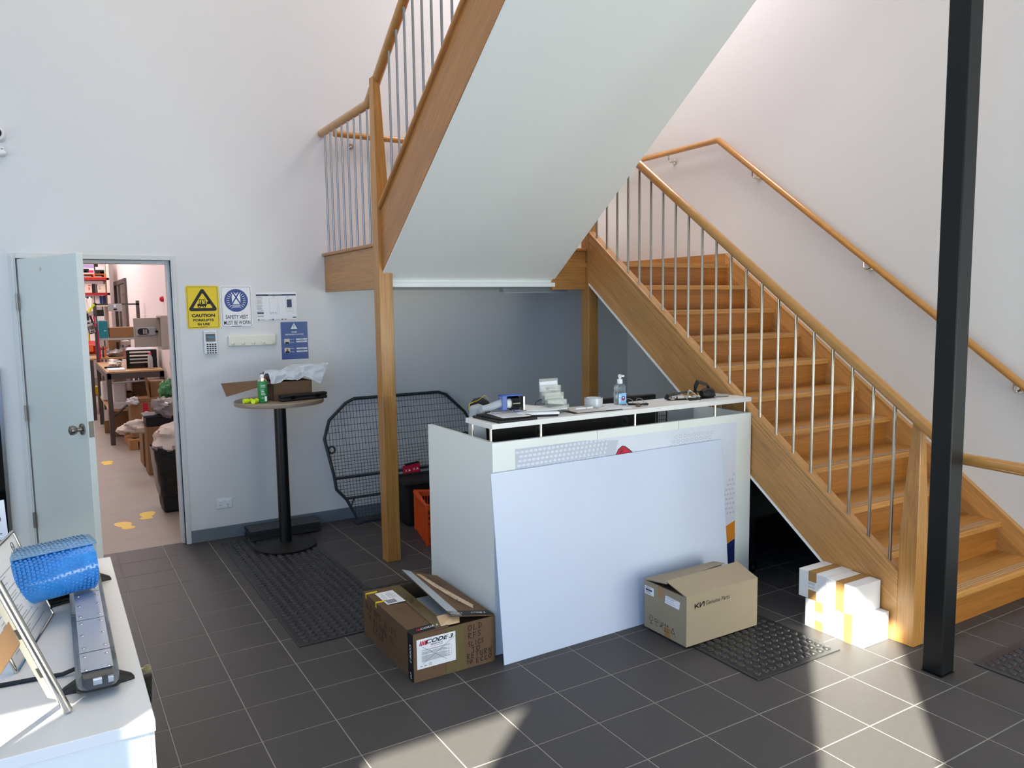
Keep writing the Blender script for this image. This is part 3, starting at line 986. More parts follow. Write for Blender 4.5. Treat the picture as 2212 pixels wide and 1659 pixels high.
# dark glazed panel at the extreme left
t = thing('dark_glass_panel', 'black glass panel with a grey metal edge, left of the door', 'panel', (-3.0, 0, .3))
MB().box(-3.3, -2.712, -.02, -.001, .25, 1.33).build('glass', 'glass', t)
MB().box(-2.712, -2.692, -.03, -.001, .24, 1.34).box(-3.3, -2.712, -.03, -.001, 1.33, 1.345).build('edge_trim', 'satin', t)

# ================================================================ HIGH ROUND TABLE
TX, TY = -1.052, -.47
t = thing('bar_table', 'tall round bar table with a taupe top on a black pedestal', 'table', (TX, TY, 0))
MB().lathe((TX, TY, 0), [(.20, .0135), (.214, .0155), (.216, .022), (.20, .027), (.09, .038), (.055, .045)], 40).build('base', 'blackmatt', t, smooth=True)
MB().lathe((TX, TY, 0), [(.042, .04), (.041, 1.03)], 24).build('pole', 'blacksteel', t, smooth=True)
MB().box(TX - .16, TX + .16, TY - .012, TY + .012, 1.012, 1.032).box(TX - .012, TX + .012, TY - .16, TY + .16, 1.012, 1.032).build('spider_bracket', 'blackmatt', t, bevel=.004)
MB().lathe((TX, TY, 0), [(.299, 1.032), (.302, 1.036), (.302, 1.058), (.298, 1.062)], 48).build('tabletop', 'tabletop', t, smooth=True)
TZ = 1.0625
# open carton with a bag in it, standing on the table
def obox(c, ang, lx, ly, z0, z1):
    return MB(Matrix.Translation((c[0], c[1], 0)) @ Matrix.Rotation(ang, 4, 'Z')).box(-lx / 2, lx / 2, -ly / 2, ly / 2, z0, z1)
bc, ba = (-.985, -.44), math.radians(2)
t = thing('open_carton', 'open brown carton holding a white bag on the bar table', 'box', (bc[0], bc[1], TZ))
mb_ = Matrix.Translation((bc[0], bc[1], 0)) @ Matrix.Rotation(ba, 4, 'Z')
b = MB(mb_)
L2, W2, HZ = .135, .125, TZ + .128
for q in ((-L2, L2, -W2, -W2 + .004), (-L2, L2, W2 - .004, W2), (-L2, -L2 + .004, -W2, W2), (L2 - .004, L2, -W2, W2)):
    b.box(q[0], q[1], q[2], q[3], TZ, HZ)
b.box(-L2, L2, -W2, W2, TZ, TZ + .004)
b.build('carton', 'card_brown', t)
fl = MB(mb_).hexa([(-L2, -W2, HZ - .003), (-L2, W2, HZ - .003), (-.42, W2, HZ - .010), (-.445, -W2, HZ - .075), (-L2, -W2, HZ), (-L2, W2, HZ), (-.42, W2, HZ - .007), (-.445, -W2, HZ - .072)])
fl.build('flap', 'card_brown', t)
MB(mb_).hexa([(-L2, W2, HZ - .003), (L2, W2, HZ - .003), (L2, W2 + .07, HZ + .04), (-L2, W2 + .07, HZ + .04), (-L2, W2, HZ), (L2, W2, HZ), (L2, W2 + .07, HZ + .043), (-L2, W2 + .07, HZ + .043)]).build('flap', 'card_brown', t)
rr = random.Random(5)
def crump(p, k=.014, s_=14):
    p = Vector(p)
    return p + Vector((mnoise.noise(p * s_) * k, abs(mnoise.noise(p * s_ * .8 + Vector((3, 1, 2)))) * k * 1.6 - k, mnoise.noise(p * s_ * 1.2 + Vector((9, 4, 1))) * k))
def bagf(u, v):
    x = -.15 + .30 * u
    y = -.11 + .25 * v
    top = HZ + .012 + .085 * (math.sin(PI * min(1, v * 1.5)) ** .7 if v < .66 else math.cos((v - .66) * 2.4)) * (.55 + .55 * u)
    return crump(mb_ @ Vector((x, y, top)), .02, 11)
b = MB()
b.grid(bagf, 22, 16)
b.grid(lambda u, v: crump(mb_ @ Vector((.045 + .215 * u - .07 * v * u, -.119 - .012 * u, HZ + .105 + .012 * u - v * (.05 + .10 * u))), .012, 16), 14, 12)
b.grid(lambda u, v: crump(mb_ @ Vector((-.15 + .27 * u, -.124, HZ + .07 + .035 * u - v * (.07 + .015 * math.sin(11 * u)))), .012, 18), 20, 8)
b.build('plastic_bag', 'bag_white', None, smooth=False, solid=.002, origin=(bc[0], bc[1], HZ), cat='bag', label='crumpled white plastic bag bulging out of the carton on the bar table')
# spray can
t = thing('spray_can', 'green spray can with a white nozzle at the table edge', 'spray can', (-1.192, -.60, TZ))
cx_, cy_ = -1.195, -.605
MB().lathe((cx_, cy_, TZ), [(.030, 0), (.0325, .003), (.0325, .142), (.031, .146)], 24).build('can', 'green_can', t, smooth=True)
MB().lathe((cx_, cy_, TZ), [(.031, .146), (.026, .156), (.016, .166), (.014, .17)], 20).build('shoulder', 'chrome', t, smooth=True)
MB().lathe((cx_, cy_, TZ), [(.013, .168), (.013, .182), (.009, .19), (.006, .192)], 14).build('nozzle', 'paper', t, smooth=True)
b = MB()
fc = frame((cx_, cy_ - .0331, TZ), (1, 0, 0), (0, 0, 1))
paper_lines(b, fc, -.018, .03, .014, .125, 9, .004, 4, .5)
add_rect(b, fc, .004, .012, .018, .045)
b.build('label_print', 'paper', t, recalc=False)
# two fluoro plugs
for i, (x, y, a) in enumerate(((-1.292, -.585, .3), (-1.252, -.625, .9))):
    t = thing('fluoro_plug', ('fluorescent yellow plug farther from the spray can', 'fluorescent yellow plug right beside the green spray can')[i], 'plug', (x, y, TZ), group='fluorescent plugs on the bar table')
    mm_ = Matrix.Translation((x, y, TZ)) @ Matrix.Rotation(a, 4, 'Z')
    MB(mm_).lathe((0, 0, .016), [(.016, -.03), (.016, .004), (.011, .006)], 8, 'x').build('body', 'lime', t)
    MB(mm_).lathe((0, 0, .016), [(.011, .006), (.011, .022), (.017, .024), (.017, .032)], 8, 'x').build('cap', 'lime', t)
# black case lying in front of the carton
mm_ = Matrix.Translation((-.925, -.615, TZ)) @ Matrix.Rotation(math.radians(9), 4, 'Z')
t = thing('black_hard_case', 'long narrow black hard case lying on the bar table', 'case', (-.925, -.615, TZ))
MB(mm_).box(-.17, .17, -.028, .028, 0, .024).build('case_base', 'blackmatt', t, bevel=.008)
MB(mm_).box(-.17, .17, -.028, .028, .025, .046).build('case_lid', 'blackmatt', t, bevel=.008)
for x in (-.09, .09):
    MB(mm_).box(x - .015, x + .015, -.032, -.027, .012, .036).build('latch', 'blackgloss', t, bevel=.002)

# stacked ribbed floor panels under the table
for q in range(6):
    dx, dy = random.uniform(-.008, .008), random.uniform(-.006, .006)
    b = MB(Matrix.Translation((-.98 + dx, -.134 + dy, .0135 + q * .0112)) @ Matrix.Rotation(random.uniform(-.012, .012), 4, 'Z'))
    b.box(-.258, .258, -.105, .105, 0, .0075)
    for kx in range(6):
        yy = -.100 + kx * .0345
        b.box(-.258, .258, yy, yy + .025, .0075, .0110)
    pos = ('lowest', 'second from the bottom', 'third from the bottom', 'fourth from the bottom', 'second from the top', 'topmost')[q]
    b.build('ribbed_panel', 'rubber', None, origin=(-.98, -.134, .0135 + q * .0112), cat='floor panel', group='ribbed panels stacked under the bar table',
            label='black ribbed panel, %s of the stack under the bar table' % pos)

# ================================================================ MESH CARGO BARRIER
t = thing('cargo_barrier', 'black wire mesh vehicle cargo barrier leaning on the far wall', 'cargo barrier', (.01, -.2, 0))
out = [(-.42, .02), (-.50, .20), (-.575, .29), (-.585, .40), (-.635, .69), (-.585, .83), (-.44, .955), (-.37, .985), (.37, .985), (.44, .96), (.60, .80), (.655, .69), (.60, .40), (.585, .29), (.50, .20), (.42, .02)]
Mc = Matrix.Translation((.01, -.20, .0)) @ Matrix.Rotation(math.radians(-9.6), 4, 'X')
def cg(x, z):
    return Mc @ Vector((x, 0, z))
MB().tube([cg(x, z) for x, z in out], .0125, 10, closed=True).build('outer_frame', 'charcoal', t, smooth=True)
for z, hw in ((.375, .588), (.21, .50)):
    MB().tube([cg(-hw, z), cg(hw, z)], .011, 8).build('cross_bar', 'charcoal', t, smooth=True)
def span(c, axis):
    xs_ = []
    n = len(out)
    for i in range(n):
        a, b_ = out[i], out[(i + 1) % n]
        if (a[axis] - c) * (b_[axis] - c) < 0:
            k_ = (c - a[axis]) / (b_[axis] - a[axis])
            xs_.append(a[1 - axis] + k_ * (b_[1 - axis] - a[1 - axis]))
    return (min(xs_), max(xs_)) if len(xs_) > 1 else None
b = MB()
x = -.62
while x < .65:
    s_ = span(x, 0)
    if s_:
        b.tube([cg(x, s_[0]), cg(x, s_[1])], .0017, 4)
    x += .0262
z = .05
while z < .98:
    s_ = span(z, 1)
    if s_:
        b.tube([cg(s_[0], z), cg(s_[1], z)], .0017, 4)
    z += .0262 if z < .56 else .052
b.build('wire_mesh', 'charcoal', t, kind='stuff')
for sx in (-1, 1):
    c = cg(sx * .575, .60)
    b = MB()
    b.tube([cg(sx * .585 + .026 * math.cos(a), .60 + .026 * math.sin(a)) for a in [2 * PI * i / 12 for i in range(12)]], .008, 6, closed=True)
    b.build('mounting_eye', 'charcoal', t, smooth=True)
    MB().hexa([cg(sx * .42 + q[0], q[1]) + Vector((0, q[2], 0)) for q in ((-.03, .0, -.02), (.03, .0, -.02), (.03, .0, .02), (-.03, .0, .02), (-.03, .03, -.02), (.03, .03, -.02), (.03, .03, .02), (-.03, .03, .02))]).build('foot', 'charcoal', t, bevel=.004)
    MB().tube([cg(sx * .47, .145), cg(sx * .44, .205)], .006, 6).build('gusset', 'charcoal', t)
# red tags on the cross bar
t = thing('red_tag', 'red label plate hanging on the cargo barrier', 'label', cg(.06, .37))
MB().hexa([cg(q[0], q[1]) + Vector((0, q[2], 0)) for q in ((-.02, .33, -.03), (.125, .345, -.03), (.125, .345, -.02), (-.02, .33, -.02), (-.02, .41, -.03), (.125, .425, -.03), (.125, .425, -.02), (-.02, .41, -.02))]).build('plate', 'red', t)
b = MB()
fr_ = frame(cg(-.02, .33) + Vector((0, -.031, 0)), (1, 0, .1), (0, 0, 1))
for x in (.03, .10):
    add_line(b, fr_, [(x - .015, .03), (x + .005, .05)], .004)
    add_line(b, fr_, [(x - .015, .05), (x + .005, .03)], .004)
    add_poly(b, fr_, [(x + .012, .03), (x + .035, .03), (x + .024, .052)])
b.build('symbols', 'cream_box', t, recalc=False)
MB().hexa([cg(q[0], q[1]) + Vector((0, q[2], 0)) for q in ((.0, .41, -.034), (.12, .425, -.034), (.12, .425, -.018), (.0, .41, -.018), (.0, .425, -.034), (.12, .437, -.034), (.12, .437, -.018), (.0, .425, -.018))]).build('clip', 'ink', t)

# black tub behind the orange crate
t = thing('black_tub', 'dark black tub standing behind the orange crate', 'tub', (.07, -.42, 0))
vs = [(-.12, -.50, 0), (.25, -.50, 0), (.25, -.25, 0), (-.12, -.25, 0), (-.15, -.53, .345), (.28, -.53, .335), (.28, -.22, .335), (-.15, -.22, .345)]
MB().hexa(vs).build('body', 'blackmatt', t, bevel=.02)
MB().tube([(-.155, -.535, .342), (.285, -.535, .334), (.285, -.215, .334), (-.155, -.215, .342)], .012, 8, closed=True).build('rim', 'blackmatt', t)

# orange slatted crate
t = thing('orange_crate', 'orange slatted plastic crate beside the reception desk', 'crate', (-.02, -.83, 0), math.radians(-14))
mk = T[t]
def cr(b=None):
    return MB(mk)
CX, CY, CZ = .13, .22, .29
b = cr()
b.tube([(-CX, -CY, CZ), (CX, -CY, CZ), (CX, CY, CZ), (-CX, CY, CZ)], .011, 6, closed=True)
b.build('rim', 'orange', t)
b = cr().box(-CX + .008, CX - .008, -CY + .008, CY - .008, 0, .008)
b.build('base', 'orange', t)
for z0, z1 in ((.0, .022), (.085, .102), (.165, .185), (.255, .29)):
    b = cr()
    e = .006
    b.box(-CX, -CX + .006, -CY, CY, z0, z1).box(CX - .006, CX, -CY, CY, z0, z1).box(-CX, CX, -CY, -CY + .006, z0, z1).box(-CX, CX, CY - .006, CY, z0, z1)
    b.build('band', 'orange', t)
b = cr()
n = 22
for q in range(n):
    yy = -CY + .012 + q * (2 * CY - .024) / (n - 1)
    for sx in (-1, 1):
        b.box(sx * CX - .004, sx * CX + .004, yy - .0035, yy + .0035, .01, .26)
for q in range(13):
    xx = -CX + .012 + q * (2 * CX - .024) / 12
    for sy in (-1, 1):
        b.box(xx - .0035, xx + .0035, sy * CY - .004, sy * CY + .004, .01, .26)
b.build('slats', 'orange', t, kind='stuff')
for sx in (-1, 1):
    for sy in (-1, 1):
        cr().box(sx * CX - .012, sx * CX + .012, sy * CY - .014, sy * CY + .014, 0, .285).build('corner_post', 'orange', t, bevel=.004)
cr().box(-CX - .008, -CX - .002, -.07, .07, .19, .245).build('handle_panel', 'orange', t)

# ================================================================ RECEPTION DESK
D0, D1, DF, DB = -.65, 1.10, -2.78, -2.06
t = thing('reception_desk', 'white reception desk with a raised counter shelf on short chrome posts', 'desk', (.23, -2.42, 0))
desk = t
MB().box(D0, D1, DF, DF + .025, .0, 1.047).build('front_panel', 'melamine', t, bevel=.001)
MB().box(D0, D0 + .025, DF + .025, DB, .0, 1.047).build('side_panel', 'melamine', t, bevel=.001)
MB().box(D1 - .025, D1, DF + .025, DB, .0, 1.047).build('side_panel', 'melamine', t, bevel=.001)
MB().box(D0 + .025, D1 - .025, DF + .025, DB - .02, .70, .725).build('worktop', 'shelfwhite', t)
MB().box(D0, D1, DF, -2.51, 1.112, 1.137).build('counter_shelf', 'shelfwhite', t, bevel=.0015)
MB().box(.78, D1 - .025, -2.33, -2.30, .725, 1.04).build('divider', 'greyplastic', t)
for x, y in ((-.635, -2.555), (-.635, -2.74), (-.366, -2.765), (.231, -2.765), (.819, -2.765), (1.085, -2.74), (1.085, -2.555)):
    MB().tube([(x, y, 1.046), (x, y, 1.113)], .0075, 12).build('shelf_post', 'chrome', t, smooth=True)
for x in (-.03, .53):
    MB().box(x - .0008, x + .0008, DF - .0012, DF, 1.0, 1.047).build('panel_joint', 'grey_ink', t)
ff = frame((-.524, DF - .0012, .10), (1, 0, 0), (0, 0, 1))
GW, GH = 1.500, .905
gp = MB().box(-.524, .977, DF - .0012, DF, .10, 1.003).build('graphic_panel', 'lilac', t)
f1 = up_(ff, .0005)
b = MB()   # pale ovals of the printed pattern (top left, top right, lower right)
for r in range(6):
    for c in range(22):
        x, y = .012 + c * .026 - r * .006, GH - .018 - r * .022 + c * .0004
        rx = .0122 - .0003 * c
        if x > 0.008 and x < .60 and y > .7:
            add_disc(b, up_(f1, .0004), x, y, rx, 12, .0062 + .0001 * c)
b.build('oval_pattern', 'lilac', gp, recalc=False, kind='stuff')
b = MB()
add_poly(b, f1, [(0, .745), (0, GH), (.40, GH), (.63, GH - .02), (.60, .78), (.4, .745)])
b.build('pattern_band', 'dots', gp, recalc=False)
b = MB()
for r in range(7):
    for c in range(9):
        x, y = .93 + c * .034 + r * .017, GH - .20 + r * .026
        if x + .0 < 1.24 + r * .012:
            add_ring(b, f1, [(x + .013 * math.cos(a), y + .0095 * math.sin(a)) for a in [2 * PI * i / 10 for i in range(10)]], [(x + .0095 * math.cos(a), y + .0066 * math.sin(a)) for a in [2 * PI * i / 10 for i in range(10)]])
for r in range(9):
    for c in range(4):
        x, y = 1.485 - c * .024 - (r % 2) * .01, .37 + r * .028
        if 1.5 - x < .115 - .013 * abs(r - 2):
            add_disc(b, f1, x, y, .009, 10, .007)
b.build('ring_pattern', 'dots', gp, recalc=False, kind='stuff')
b = MB()
add_poly(b, f1, [(1.2, .22), (1.5, .318), (1.5, .21), (1.2, .10)])
b.build('orange_band', 'orange_ink', gp, recalc=False)
b = MB()
add_poly(b, f1, [(1.2, .0), (1.5, .0), (1.5, .209), (1.2, .099)])
b.build('navy_field', 'navy', gp, recalc=False)
b = MB()   # rear end of a printed car peeping past the leaning board
add_poly(b, up_(f1), [(1.32, .47), (1.372, .45), (1.392, .40), (1.396, .36), (1.32, .36)])
b.build('car_print', 'dots', gp, recalc=False)
b = MB()
add_disc(b, up_(f1, .001), 1.378, .325, .030, 20, .055)
add_line(b, up_(f1, .001), [(1.34, .455), (1.375, .435), (1.39, .39)], .006)
b.build('car_tyre_print', 'ink', gp, recalc=False)
b = MB()
dome = [(.605, .795), (.63, .835), (.655, .85), (.675, .846), (.705, .825), (.735, .800)]
add_poly(b, f1, dome)
b.build('red_dome_print', 'red', gp, recalc=False)
b = MB()
g2 = up_(f1)
add_line(b, g2, dome, .004)
add_line(b, g2, [(.56, .79), (.572, .80), (.577, .795), (.585, .802), (.59, .797), (.61, .797)], .003)
add_line(b, g2, [(.652, .84), (.640, .81)], .003)
add_line(b, g2, [(.665, .835), (.645, .815)], .003)
b.build('dome_outline', 'ink', gp, recalc=False)
# leaning white board
b = MB()
x0, x1 = -.668, .845
b.hexa([(x0, -2.892, .0), (x1, -2.872, .0), (x1, -2.865, .0), (x0, -2.885, .0), (x0 - .002, -2.796, .905), (x1, -2.794, .915), (x1, -2.787, .915), (x0 - .002, -2.789, .905)])
b.build('white_board', 'foam', None, origin=(.09, -2.87, 0), bevel=.001, cat='board', label='large scuffed white board leaning against the reception desk front')

# monitors behind the shelf
def monitor(x0, x1, y, zt, label, lx):
    t = thing('monitor', label, 'monitor', ((x0 + x1) / 2, y, .725), group='monitors on the reception desk')
    MB().box(x0, x1, y, y + .035, zt - .33, zt).build('shell', 'blackmatt', t, bevel=.006)
    MB().box(x0 + .012, x1 - .012, y + .034, y + .038, zt - .315, zt - .012).build('screen', 'blackgloss', t)
    xm = (x0 + x1) / 2
    MB().box(xm - .03, xm + .03, y - .005, y + .02, .74, zt - .18).build('stand_neck', 'blackmatt', t, bevel=.004)
    MB().box(xm - .11, xm + .11, y - .09, y + .09, .7255, .74).build('stand_foot', 'blackmatt', t, bevel=.004)
    b = MB()
    f = frame((lx, y - .0006, 1.005), (1, 0, 0), (0, 0, 1))
    add_disc(b, f, 0, 0, .03, 28)
    b.build('logo_disc', 'charcoal', t, recalc=False)
    b = MB()
    add_text(b, 'hp', up_(f), 0, -.001, .042, .034, shear=.25)
    b.build('logo', 'blackgloss', t, recalc=False)
monitor(-.462, .183, -2.42, 1.085, 'black monitor seen from behind, nearer the desk left end', -.152)
monitor(.190, .70, -2.40, 1.150, 'black monitor seen from behind, its top showing above the shelf', .462)
t = thing('wire_basket', 'small black wire basket right of the monitors', 'basket', (.745, -2.38, .725))
b = MB()
for q in range(5):
    b.tube([(.712 + q * .017, -2.40, .728), (.712 + q * .017, -2.40, 1.06)], .0016, 4)
for q in range(14):
    b.tube([(.708, -2.40, .74 + q * .025), (.785, -2.40, .74 + q * .025)], .0016, 4)
b.build('wire_grid', 'ink', t, kind='stuff')
MB().tube([(.708, -2.40, .73), (.785, -2.40, .73), (.785, -2.40, 1.07), (.708, -2.40, 1.07)], .003, 6, closed=True).build('rim', 'ink', t)
# grey/black bag with yellow piping behind the shelf end
t = thing('grey_bag', 'grey and black bag with yellow piping behind the shelf left end', 'bag', (-.50, -2.38, .725))
MB().hexa([(-.578, -2.455, .726), (-.478, -2.455, .726), (-.478, -2.34, .726), (-.578, -2.34, .726), (-.556, -2.43, 1.172), (-.490, -2.43, 1.18), (-.490, -2.36, 1.185), (-.55, -2.36, 1.175)]).build('body', 'greyplastic', t, bevel=.012)
MB().hexa([(-.53, -2.35, .95), (-.40, -2.35, .95), (-.40, -2.30, .95), (-.53, -2.30, .95), (-.545, -2.36, 1.19), (-.415, -2.35, 1.185), (-.445, -2.31, 1.214), (-.50, -2.31, 1.205)]).build('back_flap', 'blackmatt', t, bevel=.01)
MB().tube([(-.555, -2.37, 1.15), (-.552, -2.37, 1.185), (-.50, -2.37, 1.20), (-.455, -2.36, 1.222), (-.43, -2.36, 1.20)], .0014, 6).build('piping', 'yellow', t)

# ---------------- things on the counter shelf (top z = 1.137)
SZ = 1.1375
def slab(c, ang, lx, ly, z0, th):
    return MB(Matrix.Translation((c[0], c[1], z0)) @ Matrix.Rotation(ang, 4, 'Z')).box(-lx / 2, lx / 2, -ly / 2, ly / 2, 0, th)
t = thing('black_folder', 'black folder with pockets lying at the shelf left end', 'folder', (-.50, -2.665, SZ))
slab((-.505, -2.652), math.radians(2), .225, .25, SZ, .011).build('cover', 'blackmatt', t, bevel=.003)
slab((-.50, -2.645), math.radians(4), .20, .22, SZ + .0112, .007).build('cover', 'blackmatt', t, bevel=.003)
t2 = slab((-.485, -2.655), math.radians(-6), .15, .20, SZ + .0185, .0012).build('loose_sheet', 'paper', None, origin=(-.485, -2.655, SZ + .018), cat='paper', label='white printed sheet under the tape dispenser')
b = MB()
paper_lines(b, frame((-.485, -2.655, SZ + .0199), (1, -.1, 0), (.1, 1, 0)), -.065, -.09, .065, .085, 12, .003, 8)
b.build('print', 'grey_ink', t2, recalc=False)
# tape gun
t = thing('tape_dispenser', 'blue tape gun with a grey handle and black tape roll', 'tape dispenser', (-.47, -2.62, SZ + .02))
gm = Matrix.Translation((-.445, -2.60, SZ + .021)) @ Matrix.Rotation(math.radians(-6), 4, 'Z')
MB(gm).tube([(-.165, -.02, .028), (-.12, -.012, .032), (-.07, -.004, .044), (-.04, 0, .05)], [.017, .0185, .019, .022], 12).build('handle', 'greyplastic', t, smooth=True)
MB(gm).box(-.052, -.025, -.026, -.022, .012, .085).box(-.05, .055, .022, .026, .012, .088).box(-.052, .06, -.026, .026, .083, .09).box(.03, .085, -.024, .024, .0, .006).build('frame', 'blue_tool', t, bevel=.003)
MB(gm).lathe((0, 0, .045), [(.036, .002), (.036, .044)], 28, 'x').build('tape_roll', 'blackgloss', t, smooth=True)
MB(gm).lathe((0, 0, .045), [(.022, -.022), (.026, -.004), (.018, .047)], 20, 'x').build('hub', 'cream', t, smooth=True)
MB(gm).box(.066, .075, -.024, .024, .008, .078).build('cutter', 'steel', t)
# papers
t2 = slab((-.29, -2.585), math.radians(-22), .21, .27, SZ + .0115, .010).build('document_stack', 'paper', None, origin=(-.29, -2.585, SZ), cat='papers', label='thin stack of white papers on a black clip folder')
slab((-.29, -2.585), math.radians(-22), .20, .26, SZ, .0113).build('clip_folder', 'blackmatt', t2, bevel=.002)
b = MB()
fr_ = frame((-.29, -2.585, SZ + .0219), (math.cos(math.radians(-22)), math.sin(math.radians(-22)), 0), (-math.sin(math.radians(-22)), math.cos(math.radians(-22)), 0))
paper_lines(b, fr_, -.09, -.1, .085, .11, 14, .0022, 12)
b.build('print', 'grey_ink', t2, recalc=False)
def sheetf(u, v):
    x, y = -.135 + .27 * u, -.10 + .20 * v
    m_ = Matrix.Translation((-.262, -2.60, SZ + .025)) @ Matrix.Rotation(math.radians(-30), 4, 'Z')
    return m_ @ Vector((x, y, .018 * (u - .3) ** 2 + .03 * max(0, .5 - u) * v))
MB().grid(sheetf, 8, 6).build('curled_sheet', 'paper', None, solid=.0008, origin=(-.262, -2.6, SZ), cat='paper', label='curled white sheet on top of the paper stack', smooth=True)
t2 = slab((.07, -2.63), math.radians(-4), .34, .20, SZ, .004).build('open_notebook', 'paper2', None, origin=(.07, -2.63, SZ), cat='notebook', label='open notebook under the tape roll on the counter shelf')
slab((.16, -2.635), math.radians(-4), .16, .19, SZ + .0042, .002).build('page', 'paper', t2)
slab((.02, -2.64), math.radians(-5), .30, .205, SZ - .0002, .0016).build('black_cover', 'blackmatt', t2)
# acrylic card holder
t = thing('business_card_holder', 'stepped clear acrylic holder with white cards', 'card holder', (-.16, -2.56, SZ))
hm = Matrix.Translation((-.165, -2.58, SZ)) @ Matrix.Rotation(math.radians(-4), 4, 'Z') @ Matrix.Scale(1.18, 4)
for q in range(4):
    y0 = -.055 + q * .026
    z0 = .006 + q * .017
    b = MB(hm)
    b.box(-.048, .048, y0 + .018, y0 + .0205, z0, z0 + .05 + q * .012)
    b.box(-.048, .048, y0, y0 + .0022, z0, z0 + .026)
    b.box(-.048, -.0455, y0, y0 + .02, z0, z0 + .03).box(.0455, .048, y0, y0 + .02, z0, z0 + .03)
    b.box(-.048, .048, y0, y0 + .02, z0 - .003, z0)
    b.build('tier', 'acrylic', t)
MB(hm).box(-.048, -.044, -.055, .05, 0, .006).box(.044, .048, -.055, .05, 0, .006).build('foot', 'acrylic', t)
cards = MB(hm).hexa([(-.044, .026, .06), (.044, .026, .06), (.044, .042, .06), (-.044, .042, .06), (-.046, .040, .128), (.042, .040, .132), (.042, .050, .132), (-.046, .050, .128)]).build('card_stack', 'paper', t)
b = MB()
fc = frame(hm @ Vector((0, .0325, .0955)), hm.to_3x3() @ Vector((1, 0, 0)), hm.to_3x3() @ Vector((0, .2, 1)))
add_ring(b, up_(fc, .0008), [(-.012 + .011 * math.cos(a), .004 + .011 * math.sin(a)) for a in [2 * PI * i / 16 for i in range(16)]], [(-.012 + .0085 * math.cos(a), .004 + .0085 * math.sin(a)) for a in [2 * PI * i / 16 for i in range(16)]])
add_rect(b, up_(fc, .0008), -.022, .002, -.002, .007)
paper_lines(b, up_(fc, .0008), .006, -.02, .036, .02, 6, .0025, 3)
b.build('card_print', 'charcoal', cards, recalc=False)
# pen
t = thing('pen', 'white ballpoint pen lying on the notebook', 'pen', (-.02, -2.66, SZ))
MB().tube([(-.078, -2.655, SZ + .013), (.03, -2.663, SZ + .013)], .005, 10).build('barrel', 'paper', t, smooth=True)
MB().tube([(.03, -2.663, SZ + .013), (.046, -2.664, SZ + .0125)], [.005, .0015], 10).build('tip', 'chrome', t, smooth=True)
MB().tube([(-.014, -2.6597, SZ + .013), (-.009, -2.66, SZ + .013)], .0053, 10).build('ring', 'chrome', t, smooth=True)
# tape roll
t = thing('packing_tape_roll', 'clear packing tape roll lying flat by the sanitiser bottle', 'tape roll', (.075, -2.585, SZ))
b = MB()
n = 32
c_ = Vector((.085, -2.595, SZ + .0065))
vs = []
for r_, z_ in ((.050, 0), (.050, .048), (.038, .048), (.038, 0)):
    vs += [c_ + Vector((r_ * math.cos(2 * PI * j / n), r_ * math.sin(2 * PI * j / n), z_)) for j in range(n)]
fs = [(i * n + j, i * n + (j + 1) % n, ((i + 1) % 4) * n + (j + 1) % n, ((i + 1) % 4) * n + j) for i in range(4) for j in range(n)]
b.add(vs, fs)
b.build('tape', 'tape_roll', t, smooth=True)
b = MB()
vs = []
for r_, z_ in ((.0379, 0), (.0379, .0485), (.035, .0485), (.035, 0)):
    vs += [c_ + Vector((r_ * math.cos(2 * PI * j / n), r_ * math.sin(2 * PI * j / n), z_)) for j in range(n)]
b.add(vs, fs)
b.build('core', 'paper', t, smooth=True)
# sanitiser bottle
t = thing('sanitiser_bottle', 'clear pump bottle of hand sanitiser with a blue label', 'bottle', (.262, -2.60, SZ))
bx, by = .262, -2.60
def sq(b, cx, cy, prof):
    vs, fs = [], []
    for w_, d_, z_ in prof:
        pts = rrect(-w_, -d_, w_, d_, min(w_, d_) * .55, 3)
        vs += [(cx + x, cy + y, z_) for x, y in pts]
    n = len(pts)
    for i in range(len(prof) - 1):
        for j in range(n):
            fs.append((i * n + j, i * n + (j + 1) % n, (i + 1) * n + (j + 1) % n, (i + 1) * n + j))
    fs += [tuple(range(n))[::-1], tuple(range(len(vs) - n, len(vs)))]
    return b.add(vs, fs)
sq(MB(), bx, by, [(.030, .018, SZ), (.033, .021, SZ + .004), (.033, .021, SZ + .072), (.029, .018, SZ + .082), (.032, .02, SZ + .092), (.031, .02, SZ + .106), (.02, .016, SZ + .118), (.013, .013, SZ + .121)]).build('body', 'gel', t, smooth=True)
MB().lathe((bx, by, SZ), [(.0145, .119), (.0145, .142), (.013, .145)], 18).build('collar', 'paper', t, smooth=True)
MB().lathe((bx, by, SZ), [(.006, .145), (.006, .152), (.010, .154), (.0105, .166), (.007, .17)], 14).box(bx - .008, bx + .006, by - .03, by, SZ + .159, SZ + .168).build('pump', 'paper', t, smooth=True)
lb = MB()
fc = frame((bx, by - .0222, SZ + .04), (1, 0, 0), (0, 0, 1))
add_rect(lb, fc, -.026, -.032, .027, .028)
lb.build('label', 'gel_label', t, recalc=False)
lb = MB()
add_disc(lb, up_(fc), .006, .0, .013, 18)
lb.build('emblem', 'red', t, recalc=False)
lb = MB()
add_disc(lb, up_(fc, .0007), .006, .003, .0105, 18)
lb.build('emblem_shield', 'blue', t, recalc=False)
lb = MB()
add_rect(lb, up_(fc, .001), .0045, -.002, .0075, .009)
add_rect(lb, up_(fc, .001), .0005, .002, .0115, .005)
paper_lines(lb, up_(fc), -.024, -.03, -.01, .02, 8, .003, 4)
lb.build('emblem_cross', 'paper', t, recalc=False)
